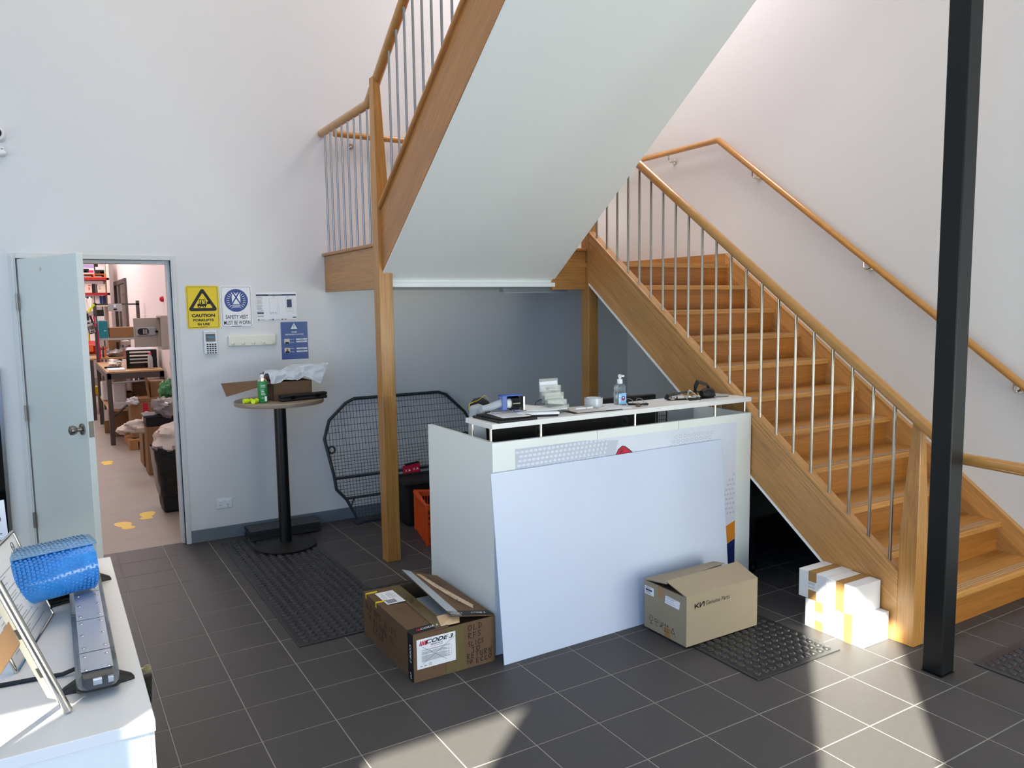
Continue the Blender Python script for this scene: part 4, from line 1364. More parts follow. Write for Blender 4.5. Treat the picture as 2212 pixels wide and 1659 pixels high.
# glasses / keys tangle
t = thing('spectacles', 'dark spectacles with a bent wire arm beside the bottle', 'glasses', (.335, -2.67, SZ))
for i, (x, y) in enumerate(((.33, -2.60), (.385, -2.625))):
    MB().tube([(x + .024 * math.cos(a), y + .012 * math.sin(a), SZ + .016 + .014 * math.sin(a)) for a in [2 * PI * q / 14 for q in range(14)]], .0018, 6, closed=True).build('lens_rim', 'steel', t)
MB().tube([(.305, -2.60, SZ + .02), (.30, -2.63, SZ + .006), (.37, -2.665, SZ + .004), (.40, -2.66, SZ + .006)], .0035, 6).build('arm', 'ink', t)
MB().tube([(.41, -2.625, SZ + .018), (.395, -2.59, SZ + .03), (.33, -2.53, SZ + .055), (.30, -2.50, SZ + .062)], .0016, 6).build('arm', 'ink', t)
t = thing('small_clamp', 'dark maroon clip near the shelf edge beside the spectacles', 'clip', (.33, -2.70, SZ))
MB().hexa([(.29, -2.715, SZ), (.31, -2.72, SZ), (.32, -2.70, SZ), (.295, -2.69, SZ), (.292, -2.712, SZ + .014), (.31, -2.716, SZ + .014), (.318, -2.70, SZ + .014), (.296, -2.694, SZ + .014)]).build('jaw', 'card_in', t, bevel=.003)
MB().tube([(.31, -2.705, SZ + .008), (.345, -2.69, SZ + .008), (.385, -2.69, SZ + .006)], [.006, .0045, .006], 8).build('grip', 'ink', t)
# webbing strap with carabiner
t = thing('webbing_lanyard', 'black webbing strap with a steel carabiner at the shelf right end', 'strap', (.80, -2.65, SZ))
def ribbon(path, wv, th=.0025):
    P = [Vector(p) for p in path]
    wv = Vector(wv)
    vs = []
    for p in P:
        vs += [p - wv / 2, p + wv / 2]
    fs = [(2 * i, 2 * i + 1, 2 * i + 3, 2 * i + 2) for i in range(len(P) - 1)]
    return vs, fs
def rib(path, wv, name, mat, par, th=.0025):
    vs, fs = ribbon(path, wv)
    return MB().add(vs, fs).build(name, mat, par, solid=th)
rib([(.60, -2.60, SZ + .006), (.612, -2.60, SZ + .03), (.70, -2.59, SZ + .034), (.80, -2.60, SZ + .04), (.88, -2.62, SZ + .03), (.93, -2.64, SZ + .008)], (0, .028, .006), 'webbing', 'ink', t)
rib([(.60, -2.60, SZ + .006), (.66, -2.61, SZ + .004), (.76, -2.66, SZ + .004), (.90, -2.66, SZ + .006), (.93, -2.645, SZ + .016), (.90, -2.62, SZ + .034), (.84, -2.61, SZ + .03)], (0, .03, .004), 'webbing', 'ink', t)
rib([(.80, -2.63, SZ + .03), (.795, -2.63, SZ + .065), (.815, -2.63, SZ + .098), (.86, -2.63, SZ + .085), (.90, -2.63, SZ + .072), (.90, -2.63, SZ + .04), (.84, -2.63, SZ + .03)], (.012, .035, .018), 'webbing_fold', 'ink', t)
MB().lathe((.87, -2.655, SZ + .028), [(.018, -.05), (.028, -.03), (.03, 0), (.028, .03), (.016, .045)], 14, 'x').build('webbing_bundle', 'blackmatt', t, smooth=True)
MB().tube([(.705, -2.66, SZ + .006), (.72, -2.655, SZ + .05), (.728, -2.655, SZ + .056), (.738, -2.655, SZ + .05), (.79, -2.67, SZ + .006), (.78, -2.675, SZ + .005)], .0045, 8).build('carabiner', 'chrome', t, smooth=True)
b = MB().hexa([(.655, -2.635, SZ + .008), (.77, -2.66, SZ + .006), (.775, -2.645, SZ + .006), (.66, -2.615, SZ + .008), (.658, -2.632, SZ + .03), (.765, -2.655, SZ + .02), (.77, -2.645, SZ + .02), (.662, -2.618, SZ + .03)])
b.build('buckle', 'chrome', t, bevel=.004)
MB().tube([(.655, -2.625, SZ + .022), (.625, -2.62, SZ + .018), (.615, -2.62, SZ + .008), (.64, -2.625, SZ + .005)], .004, 8).build('hook', 'chrome', t, smooth=True)
MB().hexa([(.93, -2.66, SZ + .004), (1.02, -2.68, SZ), (1.02, -2.665, SZ), (.93, -2.64, SZ + .004), (.93, -2.66, SZ + .022), (1.02, -2.68, SZ + .016), (1.02, -2.665, SZ + .016), (.93, -2.64, SZ + .022)]).build('end_buckle', 'steel', t, bevel=.004)
MB().box(.70, .79, -2.69, -2.675, SZ, SZ + .006).build('webbing_tail', 'ink', t, bevel=.002)
# loop of thin blue cable standing behind the shelf
MB().tube([(-.205, -2.47, 1.10), (-.215, -2.47, 1.14), (-.205, -2.47, 1.175), (-.175, -2.47, 1.19), (-.14, -2.465, 1.175), (-.115, -2.46, 1.145), (-.118, -2.46, 1.10)], .0022, 6).build('blue_cable', 'navy', None, origin=(-.16, -2.47, 1.1), smooth=True, cat='cable', label='thin blue cable looping up behind the counter shelf')

# ================================================================ CARTON with handwriting (left of the desk)
X0, X1, Y0, Y1, HB = -1.100, -.678, -2.822, -2.185, .222
t = thing('brown_carton', 'open brown carton with handwriting and a crossed-out white label', 'box', ((X0 + X1) / 2, (Y0 + Y1) / 2, 0))
b = MB()
e = .005
for q in ((X0, X1, Y0, Y0 + e), (X0, X1, Y1 - e, Y1), (X0, X0 + e, Y0 + e, Y1 - e), (X1 - e, X1, Y0 + e, Y1 - e)):
    b.box(q[0], q[1], q[2], q[3], 0, HB)
b.box(X0 + e, X1 - e, Y0 + e, Y1 - e, 0, .006)
b.build('walls', 'card_brown', t)
XM = -.925
lf = MB().hexa([(X0, Y0, HB), (XM, Y0 - .004, HB + .004), (XM + .03, Y1, HB - .008), (X0, Y1, HB), (X0, Y0, HB + .005), (XM, Y0 - .004, HB + .012), (XM + .03, Y1, HB - .003), (X0, Y1, HB + .005)]).build('flap', 'card_brown', t)
rf_pts = [(X1, Y0 + .004, HB), (X1, Y1, HB + .002), (-.885, Y1 - .005, .298), (-.90, Y0 + .01, .262)]
def on_rf(u, v, lift=.0065):
    a, b_, c, d = [Vector(p) for p in rf_pts]      # u: hinge -> free edge, v: near -> far
    return (a * (1 - v) + b_ * v) * (1 - u) + (d * (1 - v) + c * v) * u + Vector((.001, 0, lift))
rf = MB().grid(lambda u, v: on_rf(u, v, .0025), 10, 10).build('flap', 'card_brown', t, solid=.005)
MB().hexa([(X0 + .02, Y0 + e, HB - .012), (X1 - .01, Y0 + e, HB - .016), (X1 - .03, Y0 + .17, HB - .05), (X0 + .04, Y0 + .17, HB - .04), (X0 + .02, Y0 + e, HB - .008), (X1 - .01, Y0 + e, HB - .012), (X1 - .03, Y0 + .17, HB - .046), (X0 + .04, Y0 + .17, HB - .036)]).build('inner_flap', 'card_in', t)
MB().hexa([(-.90, -2.64, .17), (-.72, -2.64, .17), (-.72, -2.36, .175), (-.90, -2.36, .175), (-.90, -2.64, .195), (-.72, -2.64, .195), (-.72, -2.36, .20), (-.90, -2.36, .20)]).build('foam_sheet', 'greyplastic', t)
MB().hexa([(XM - .035, Y0 + .0, HB + .010), (XM - .005, Y0 + .11, HB + .012), (XM + .10, Y0 + .08, HB + .03), (XM + .06, Y0 + .0, HB + .01), (XM - .035, Y0 + .0, HB + .014), (XM - .005, Y0 + .11, HB + .016), (XM + .10, Y0 + .08, HB + .034), (XM + .06, Y0, HB + .014)]).build('torn_flap', 'tape_clear', t)
# tape
b = MB().box(-.938, -.842, Y0 - .001, Y0, 0, HB)
b.build('packing_tape', 'tape_olive', t)
b = MB().hexa([(XM - .062, Y0, HB + .0098), (XM - .002, Y0, HB + .0125), (XM + .028, Y1, HB - .0025), (XM - .035, Y1, HB - .0002), (XM - .062, Y0, HB + .0110), (XM - .002, Y0, HB + .0137), (XM + .028, Y1, HB - .0013), (XM - .035, Y1, HB + .0012)])
b.build('packing_tape', 'tape_olive', lf)
MB().add([on_rf(.76, 0), on_rf(1.0, 0), on_rf(1.0, 1), on_rf(.76, 1)], [(0, 1, 2, 3)]).build('packing_tape', 'greyplastic', rf, recalc=False)
MB().add([on_rf(0, 0), on_rf(1, 0), on_rf(1, .09), on_rf(0, .09)], [(0, 1, 2, 3)]).build('black_tape', 'ink', rf, recalc=False)
MB().add([on_rf(.18, .22), on_rf(.30, .14), on_rf(.46, .35), on_rf(.60, .62), on_rf(.68, .93), on_rf(.55, .95), on_rf(.42, .66), on_rf(.28, .42)], [(0, 1, 2, 7), (7, 2, 3, 6), (6, 3, 4, 5)]).build('tape_scar', 'tape_clear', rf, recalc=False)
MB().box(X0 - .001, X0, Y0, Y0 + .062, 0, HB).build('black_tape', 'ink', t)
MB().hexa([(X0, Y0 - .0012, HB + .0055), (XM, Y0 - .005, HB + .0125), (XM, Y0 + .058, HB + .011), (X0, Y0 + .062, HB + .0055), (X0, Y0 - .0012, HB + .0062), (XM, Y0 - .005, HB + .0132), (XM, Y0 + .058, HB + .0117), (X0, Y0 + .062, HB + .0062)]).build('black_tape', 'ink', lf)
fT = frame((X0, Y0, HB + .0066), (1, -.0, .04), (0, 1, 0), .0008)
b = MB()
add_text(b, 'CODE 3', fT, .095, .030, .017, .088, bold=.02, shear=.3)
b.build('tape_lettering', 'paper', lf, recalc=False)
b = MB()
for q in range(3):
    add_poly(b, fT, [(.026 + q * .008, .021), (.031 + q * .008, .021), (.040 + q * .008, .039), (.035 + q * .008, .039)])
b.build('tape_emblem', 'red', lf, recalc=False)
fR = frame(on_rf(.5, .045, .0072), on_rf(0, .045) - on_rf(1, .045), on_rf(.5, .2) - on_rf(.5, 0))
b = MB()
add_text(b, 'CODE 3', fR, .04, 0, .016, .08, bold=.02, shear=.3)
add_text(b, 'CODE 3', fR, -.075, 0, .013, .06, bold=.02, shear=.3)
b.build('tape_lettering', 'paper', rf, recalc=False)
fL = frame((X0 - .0014, Y1, 0), (0, -1, 0), (0, 0, 1))
b = MB()
LL = Y1 - Y0
add_text(b, 'CODE 3', fL, LL - .031, .128, .017, .085, bold=.02, shear=.3, rot=-PI / 2)
add_text(b, 'CO', fL, LL - .031, .024, .017, .032, bold=.02, shear=.3, rot=-PI / 2)
b.build('tape_lettering', 'paper', t, recalc=False)
# white label with the crossed-out packing list
ffr = frame((-1.084, Y0 - .0012, .058), (1, 0, 0), (0, 0, 1))
lab = MB()
add_rect(lab, ffr, 0, 0, .196, .140)
lab = lab.build('shipping_label', 'paper', t, recalc=False)
g = up_(ffr)
b = MB()
add_text(b, 'CODE 3', g, .116, .122, .020, .138, bold=.03, shear=.3)
add_text(b, 'AK-00131-C', g, .10, .105, .007, .062, bold=.03)
add_text(b, 'Parts', g, .022, .012, .0045, bold=.02)
add_text(b, 'Ford', g, .042, .012, .005, bold=.06)
hand(b, '1/1', g, .058, .008, .014, .004, .0012)
add_line(b, g, [(.030, .101), (.148, .018)], .0014)
add_line(b, g, [(.030, .022), (.193, .118)], .0014)
b.build('label_lettering', 'ink', lab, recalc=False)
b = MB()
for q in range(4):
    x = .013 + q * .0085
    add_poly(b, g, [(x, .109), (x + (.006 if q < 3 else .012), .109), (x + .011 + (0 if q < 3 else .006), .130), (x + .005, .130)])
add_text(b, 'KIT, RFS NEW SLICS', g, .10, .096, .004, .06, bold=.02)
b.build('label_emblem', 'red', lab, recalc=False)
b = MB()
paper_lines(b, g, .026, .03, .172, .088, 17, .0017, 4, .25)
for x in (.024, .045, .146, .158, .174):
    add_line(b, g, [(x, .03), (x, .083)], .0008)
b.build('label_table', 'grey_ink', lab, recalc=False)
b = MB()
fw_ = frame((-.835, Y0 - .0014, .0), (1, 0, 0), (0, 0, 1))
for s_, x, z, hh, ww in (('OLD', .012, .178, .026, .022), ('RFS', .012, .140, .026, .02), ('SLICS', .012, .102, .023, .014), ('TO', .030, .074, .021, .02), ('RETURN', .004, .041, .026, .0185), ('TO', .002, .018, .016, .014), ('ECCO', .052, .016, .02, .018)):
    b = MB()
    hand(b, s_, fw_, x, z, hh, ww, .0034, rot=.06)
    b.build('handwriting', 'marker', t, recalc=False)
fh = fL
for s_, x, z, hh, ww in (('OLD RFS SLICS', .03, .155, .033, .025), ('TO RETURN TO', .05, .105, .03, .024), ('ECCO', .13, .058, .032, .03)):
    b = MB()
    hand(b, s_, fh, x, z, hh, ww, .003, rot=-.05)
    b.build('handwriting', 'marker', t, recalc=False)
b = MB()
fE = frame((XM - .008, Y1 - .05, HB + .0015), (-.045, -1, .02), (1, 0, -.05), .0035)
hand(b, 'E', fE, .08, -.015, .032, .03, .0028)
b.build('handwriting', 'marker', lf, recalc=False)
b = MB()
hand(b, 'ONLY', fE, .155, -.015, .032, .03, .0028)
b.build('handwriting', 'marker', lf, recalc=False)
b = MB()
hand(b, 'NOV 21', frame((X0 + .05, Y1 - .30, HB + .0075), (.3, -1, 0), (1, .3, 0)), .0, 0, .012, .012, .0014)
b.build('handwriting', 'marker', lf, recalc=False)
b = MB()
fS = frame(on_rf(.62, .93, .0074), on_rf(.5, 0) - on_rf(.5, 1), on_rf(0, .5) - on_rf(1, .5))
hand(b, 'RTA', fS, .05, .0, .06, .04, .0028, rot=.25)
b.build('handwriting', 'marker', rf, recalc=False)
b = MB()
hand(b, 'C', fS, .22, .0, .045, .04, .0028, rot=.05)
b.build('handwriting', 'marker', rf, recalc=False)
b = MB()
hand(b, 'VOY', fS, .30, .0, .045, .04, .0028, rot=.05)
b.build('handwriting', 'marker', rf, recalc=False)
fS2 = frame((-1.062, -2.427, HB + .0055), (0, 1, 0), (-1, 0, 0), .0006)
stk = MB()
add_rect(stk, fS2, 0, -.097, .175, 0)
stk = stk.build('address_sticker', 'paper', lf, recalc=False)
b = MB()
add_rect(b, up_(fS2), .012, -.060, .058, -.008)
paper_lines(b, up_(fS2), .075, -.085, .165, -.01, 7, .0022, 6, .5)
b.build('sticker_print', 'grey_ink', stk, recalc=False)
b = MB()
for q in (-.30, -.41 - .03):
    b.hexa([(X0 - .001, Y1 + q + .25, HB - .02), (X0 - .001, Y1 + q + .265, HB - .02), (X0 - .001, Y1 + q + .265, HB + .0055), (X0 - .001, Y1 + q + .25, HB + .0055), (X0 + .06, Y1 + q + .25, HB + .0058), (X0 + .06, Y1 + q + .265, HB + .0058), (X0 + .06, Y1 + q + .265, HB + .0064), (X0 + .06, Y1 + q + .25, HB + .0064)])
b.build('yellow_tape', 'yellow', lf)

# ================================================================ TAN CARTON (in front of the desk)
X0, X1, Y0, Y1, HB = .165, .662, -3.234, -2.922, .25
t = thing('tan_carton', 'tan carton with ridged half-open flaps in front of the desk', 'box', ((X0 + X1) / 2, (Y0 + Y1) / 2, 0))
b = MB()
for q in ((X0, X1, Y0, Y0 + e), (X0, X1, Y1 - e, Y1), (X0, X0 + e, Y0 + e, Y1 - e), (X1 - e, X1, Y0 + e, Y1 - e)):
    b.box(q[0], q[1], q[2], q[3], 0, HB)
b.box(X0 + e, X1 - e, Y0 + e, Y1 - e, 0, .006)
b.build('walls', 'card_tan', t)
MB().hexa([(X0, Y0, HB), (X1, Y0, HB), (X1 - .005, Y0 + .135, .30), (X0 - .02, Y0 + .125, .298), (X0, Y0, HB + .005), (X1, Y0, HB + .005), (X1 - .005, Y0 + .135, .305), (X0 - .02, Y0 + .125, .303)]).build('flap', 'card_tan', t)
MB().hexa([(X0, Y1, HB), (X1, Y1, HB), (X1 - .08, Y0 + .155, .300), (X0 - .025, Y0 + .118, .288), (X0, Y1, HB + .005), (X1, Y1, HB + .005), (X1 - .08, Y0 + .155, .305), (X0 - .025, Y0 + .118, .293)]).build('flap', 'card_tan', t)
MB().hexa([(X0 + .003, Y0 + .01, HB - .002), (X0 + .003, Y1 - .01, HB - .002), (X0 + .14, Y1 - .02, HB - .02), (X0 + .14, Y0 + .02, HB - .02), (X0 + .003, Y0 + .01, HB + .002), (X0 + .003, Y1 - .01, HB + .002), (X0 + .14, Y1 - .02, HB - .016), (X0 + .14, Y0 + .02, HB - .016)]).build('inner_flap', 'card_in', t)
MB().box(X1 - .14, X1 - .003, Y0 + .02, Y1 - .02, HB - .006, HB - .001).build('inner_flap', 'card_in', t)
ff_ = frame((X0, Y0 - .0008, 0), (1, 0, 0), (0, 0, 1))
b = MB()
kw = .0066
add_line(b, ff_, [(.056, .186), (.056, .207)], kw)
add_line(b, ff_, [(.059, .193), (.078, .208)], kw)
add_line(b, ff_, [(.065, .197), (.079, .187)], kw)
add_line(b, ff_, [(.090, .2085), (.090, .187), (.112, .2085), (.117, .2085), (.117, .187)], kw)
add_text(b, 'Genuine Parts', ff_, .212, .199, .0215, .165, bold=.004)
b.build('lettering', 'ink', t, recalc=False)
fl_ = frame((X0 - .0008, Y1, 0), (0, -1, 0), (0, 0, 1))
lb = MB()
add_rect(lb, fl_, .005, .180, .075, .223)
lb = lb.build('stuck_label', 'paper', t, recalc=False)
b = MB()
add_rect(b, up_(fl_), .012, .200, .062, .209)
paper_lines(b, up_(fl_), .010, .184, .06, .199, 3, .0018, 3)
paper_lines(b, up_(fl_), .010, .211, .07, .221, 2, .0018, 5)
b.build('label_print', 'charcoal', lb, recalc=False)
lb = MB()
add_poly(lb, fl_, [(.158, .176), (.262, .173), (.268, .214), (.163, .217)])
lb = lb.build('stuck_label', 'paper', t, recalc=False)
b = MB()
paper_lines(b, up_(fl_), .168, .177, .25, .213, 7, .0018, 9)
b.build('label_print', 'grey_ink', lb, recalc=False)
b = MB()
gx, gz, lw = .045, .032, .0022
add_line(b, fl_, [(gx, gz + .042), (gx, gz + .02), (gx + .01, gz + .014), (gx + .021, gz + .02), (gx + .021, gz + .042), (gx, gz + .042)], lw)
add_line(b, fl_, [(gx + .0105, gz + .014), (gx + .0105, gz + .002), (gx + .003, gz), (gx + .02, gz)], lw)
gx = .080
add_line(b, fl_, [(gx + .015 + .016 * math.cos(a), gz + .024 + .014 * math.sin(a)) for a in [PI * q / 8 for q in range(9)]] + [(gx + .031, gz + .024)], lw)
add_line(b, fl_, [(gx + .015, gz + .024), (gx + .015, gz + .004), (gx + .02, gz + .001), (gx + .024, gz + .004)], lw)
gx = .122
add_line(b, fl_, [(gx, gz + .036), (gx + .026, gz)], lw)
add_line(b, fl_, [(gx, gz + .008), (gx + .01, gz + .018), (gx + .022, gz + .036), (gx + .028, gz + .028), (gx + .012, gz + .01), (gx, gz + .008)], lw)
for gx in (.162, .180):
    add_line(b, fl_, [(gx, gz), (gx, gz + .034)], lw)
    add_line(b, fl_, [(gx - .006, gz + .025), (gx, gz + .034), (gx + .006, gz + .025)], lw)
add_line(b, fl_, [(.154, gz - .004), (.192, gz - .004)], lw)
gx = .205
add_line(b, fl_, [(gx, gz + .004), (gx + .013, gz + .032), (gx + .026, gz + .004), (gx, gz + .004)], lw * 1.2)
add_line(b, fl_, [(gx + .024, gz - .004), (gx + .034, gz - .004)], lw)
b.build('handling_symbols', 'marker', t, recalc=False)
T_CARTON = t
MB().box(X0 - .0006, X0, Y1 - .148, Y1 - .108, .19, HB).box(X0 - .0006, X0, Y1 - .20, Y1 - .155, 0, .05).build('packing_tape', 'tape_brown', t)

T_CARTON.location.z += .0135      # stands on the studded mat

# ================================================================ FOUR SMALL WHITE CARTONS
def white_carton(yc, z0, x0, label):
    hy, lx, hz = .0845, .204, .147
    t = thing('white_carton', label, 'box', (x0 + lx / 2, yc, z0), group='small white cartons beside the newel post')
    MB().box(x0, x0 + lx, yc - hy, yc + hy, z0, z0 + hz).build('carton', 'card_white', t, bevel=.003)
    b = MB().box(x0 - .0008, x0, yc - .024, yc + .024, z0, z0 + hz).box(x0 - .0008, x0 + lx, yc - .024, yc + .024, z0 + hz, z0 + hz + .0008)
    b.build('brown_tape', 'tape_brown', t)
    return t, x0, yc, z0, hz
def sticker(c):
    t, x0, yc, z0, hz = c
    f = frame((x0 - .0014, yc + .03, z0 + .05), (0, -1, 0), (0, 0, 1))
    q = MB()
    add_rect(q, f, 0, 0, .06, .045)
    q = q.build('sticker', 'paper', t, recalc=False)
    b = MB()
    paper_lines(b, up_(f), .004, .004, .056, .042, 7, .0022, 5, .2)
    b.build('sticker_print', 'grey_ink', q, recalc=False)
sticker(white_carton(-3.432, 0, .896, 'small white carton with a sticker, lower row, farther from the newel post'))
white_carton(-3.604, 0, .893, 'small white carton, lower row, touching the newel post')
sticker(white_carton(-3.384, .148, .902, 'small white carton with a sticker, upper row, farther from the newel post'))
white_carton(-3.556, .148, .890, 'small white carton without sticker, upper row, nearer the newel post')

# ================================================================ STUDDED RUBBER MATS
stud = MB().lathe((0, 0, 0), [(.0195, 0), (.0175, .0050), (.0145, .0068), (.004, .0072)], 12)
def mat_(label, x0, x1, y0, y1, pitch=.049):
    t = thing('studded_mat', label, 'mat', ((x0 + x1) / 2, (y0 + y1) / 2, 0), group='black studded rubber mats')
    MB().box(x0, x1, y0, y1, .0004, .006).build('sheet', 'rubber', t, bevel=.002)
    b = MB()
    nx, ny = int((x1 - x0 - .02) / pitch), int((y1 - y0 - .02) / pitch)
    for i in range(nx):
        for j in range(ny):
            cx, cy = x0 + (x1 - x0) / 2 + (i - (nx - 1) / 2) * pitch, y0 + (y1 - y0) / 2 + (j - (ny - 1) / 2) * pitch
            o = len(b.v)
            b.v += [(p[0] + cx, p[1] + cy, p[2] + .0059) for p in stud.v]
            b.f += [tuple(k_ + o for k_ in f_) for f_ in stud.f]
    b.build('studs', 'rubber', t, kind='stuff', smooth=True, recalc=False)
    return t
mat_('long black studded rubber mat running out from under the bar table', -1.436, -.850, -2.166, -.125)
mat_('black studded rubber mat between the long mat and the desk side', -.846, -.27, -2.166, -1.59)
mt = mat_('square black studded rubber mat under the tan carton', .215, .790, -3.640, -3.108)
MB().box(.5015, .5035, -3.638, -3.11, .0058, .0066).build('seam', 'ink', mt)
mat_('black studded rubber mat at the foot of the stairs, right of the column', 1.18, 1.77, -4.65, -4.064)

# ================================================================ DARK TROLLEY under the stairs
t = thing('black_trolley', 'black equipment trolley on castors in the dark under the stairs', 'trolley', (1.7, -2.35, 0))
for z in (.10, .34):
    MB().box(1.26, 2.2, -2.66, -2.1, z, z + .02).build('shelf', 'blackmatt', t, bevel=.003)
for x in (1.275, 2.185):
    for y in (-2.645, -2.115):
        MB().box(x - .012, x + .012, y - .012, y + .012, .09, .36).build('leg', 'blackmatt', t)
        c = MB().lathe((x, y, .04), [(.034, -.012), (.04, -.008), (.04, .008), (.034, .012)], 16, 'y').build('castor', 'blackgloss', t, smooth=True)
        MB().box(x - .015, x + .015, y - .018, y + .018, .078, .092).lathe((x, y, .04), [(.014, -.0135), (.014, .0135)], 12, 'y').build('castor_fork', 'chrome', c)
t = thing('under_stair_dark_block', 'large black block added for the darkness under the stairs behind the trolley', 'case', (1.7, -1.5, 0))
MB().box(1.2, 2.35, -1.95, -1.2, .01, .62).build('body', 'blackmatt', t, bevel=.01)  # made-up block, its black stands in for the shade under the flight
MB().box(1.195, 2.355, -1.955, -1.195, .40, .42).build('edge_profile', 'charcoal', t)
MB().box(1.6, 1.8, -1.965, -1.95, .3, .34).build('handle', 'charcoal', t, bevel=.004)

# ================================================================ CABINET AT THE LEFT with its display things
CX1, CY0, CY1, CH = -2.264, -3.972, -2.52, .72
t = thing('white_cabinet', 'low white cabinet in the left foreground', 'cabinet', (-2.75, -3.25, 0))
MB().box(-3.3, CX1, CY0, CY1, CH - .03, CH).build('worktop', 'shelfwhite', t, bevel=.002)
MB().box(-3.29, CX1 - .012, CY0 + .012, CY1 - .012, .06, CH - .03).build('carcass', 'melamine', t)
MB().box(-3.26, CX1 - .05, CY0 + .05, CY1 - .05, 0, .06).build('plinth', 'charcoal', t)
for q in range(2):
    y0 = CY0 + .014 + q * .716
    dr = MB().box(CX1 - .012, CX1 - .002, y0, y0 + .70, .08, CH - .035).build('door', 'melamine', t, bevel=.001)
    yk = y0 + (.40 if q == 0 else .32)
    if q == 0:
        MB().tube([(CX1 - .002, yk - .01, .655), (CX1 + .022, yk - .01, .655), (CX1 + .022, yk - .01, .575), (CX1 - .002, yk - .01, .575)], .006, 8).build('handle', 'blackmatt', dr, smooth=True)
    MB().lathe((CX1 - .002, yk + .03, .66), [(.011, 0), (.011, .008)], 14, 'x').build('lock', 'chrome', dr)
    if q == 0:
        MB().box(CX1 + .006, CX1 + .02, yk + .028, yk + .032, .656, .664).lathe((CX1 + .026, yk + .03, .66), [(.011, -.0012), (.011, .0012)], 12, 'y').build('key', 'brass', dr)

# slim light bar lying on the cabinet
LBX, LBY0, LBY1 = -2.352, -3.79, -2.68
t = thing('light_bar', 'slim clear-lensed vehicle light bar lying on the white cabinet', 'light bar', (LBX, -3.25, CH))
lm = Matrix.Translation((LBX, 0, CH)) @ Matrix.Rotation(math.radians(-.3), 4, 'Z')
def lb_ring(y, w, z0, z1, n=3):
    return [(-w, y, z0), (w, y, z0), (w, y, z0 + (z1 - z0) * .45), (w * .72, y, z1), (-w * .72, y, z1), (-w, y, z0 + (z1 - z0) * .45)]
def loft(b, rings):
    n = len(rings[0])
    vs = [p for r in rings for p in r]
    fs = [(i * n + j, i * n + (j + 1) % n, (i + 1) * n + (j + 1) % n, (i + 1) * n + j) for i in range(len(rings) - 1) for j in range(n)]
    fs += [tuple(range(n))[::-1], tuple(range(len(vs) - n, len(vs)))]
    return b.add(vs, fs)
loft(MB(lm), [lb_ring(LBY0, .031, .024, .030), lb_ring(LBY0 + .01, .041, .020, .031), lb_ring(LBY0 + .03, .050, .016, .032), lb_ring(LBY1 - .03, .050, .016, .032), lb_ring(LBY1, .038, .022, .030)]).build('base', 'ink', t)
segs = [LBY0, LBY0 + .17, LBY0 + .425, LBY0 + .68, LBY1 - .17, LBY1]
for q in range(5):
    a, b_ = segs[q] + .001, segs[q + 1] - .001
    ra = lb_ring(a, .050, .032, .060)
    rb_ = lb_ring(b_, .050, .032, .060)
    rings = [ra, rb_]
    if q == 0:
        rings = [lb_ring(a, .030, .030, .036), lb_ring(a + .006, .038, .030, .043), lb_ring(a + .018, .045, .031, .052), lb_ring(a + .035, .049, .032, .058), lb_ring(a + .055, .050, .032, .060), rb_]
    if q == 4:
        rings = [ra, lb_ring(b_ - .05, .050, .032, .060), lb_ring(b_ - .02, .046, .031, .056), lb_ring(b_, .036, .030, .040)]
    ls = loft(MB(lm), rings).build('lens', 'lens', t)
    MB(lm).box(-.037, .037, a + (.045 if q == 0 else .002), b_ - (.045 if q == 4 else .002), .0605, .0625).build('top_plate', 'bar_top', ls, bevel=.001)
    if 0 < q < 4 or q == 0 or q == 4:
        n_ = 3 if b_ - a > .2 else 2
        b = MB(lm)
        for j in range(n_):
            yy = a + .03 + (b_ - a - .06) * j / (n_ - 1) + (.02 if q == 0 and j == 0 else 0)
            for sx in (-.026, .026):
                b.lathe((sx, yy, .0623), [(.005, 0), (.0045, .002), (.002, .0021)], 8)
        b.build('screws', 'steel', ls, kind='stuff')
b = MB(lm)
b.box(-.012, .008, LBY0 + .012, LBY0 + .02, .034, .05).box(.022, .034, LBY0 + .012, LBY0 + .022, .034, .048)
b.build('lamp_module', 'paper', t)
for y in (LBY0 + .085, LBY1 - .13):
    for sx in (-1, 1):
        MB(lm).hexa([(sx * .045, y - .02, 0), (sx * .088, y - .012, 0), (sx * .088, y + .012, 0), (sx * .045, y + .02, 0), (sx * .045, y - .018, .028), (sx * .08, y - .01, .012), (sx * .08, y + .01, .012), (sx * .045, y + .018, .028)]).build('mounting_foot', 'ink', t, bevel=.003)
MB().tube([(LBX - .05, -3.60, CH + .02), (-2.45, -3.60, CH + .008), (-2.52, -3.585, CH + .006), (-2.62, -3.575, CH + .006), (-2.8, -3.62, CH + .006)], .006, 8).build('cable', 'ink', t, smooth=True)

# blue bubble wrap roll
t = thing('bubble_wrap_roll', 'roll of blue bubble wrap lying across the light bar', 'bubble wrap', (-2.55, -3.15, .8))
dx_ = Vector((-.966, -.259, 0))
P0 = Vector((-2.352, -3.085, .868))
ny_, nz_ = Vector((.259, -.966, 0)), Vector((0, 0, 1))
def rollp(s_, a, r_):
    return P0 + dx_ * s_ + (ny_ * math.cos(a) + nz_ * math.sin(a)) * r_
b = MB()
n, kk = 40, 26
R0 = .081
vs, fs = [], []
rr = random.Random(2)
for i in range(kk + 1):
    for j in range(n):
        a = 2 * PI * j / n
        vs.append(rollp(.46 * i / kk, a, R0 + rr.uniform(-.0012, .0012) + .003 * math.sin(2 * a + i * .3)))
for i in range(kk):
    for j in range(n):
        fs.append((i * n + j, i * n + (j + 1) % n, (i + 1) * n + (j + 1) % n, (i + 1) * n + j))
b.add(vs, fs)
o_ = len(b.v)
c0 = [rollp(.012, 2 * PI * j / n, .035) for j in range(n)]
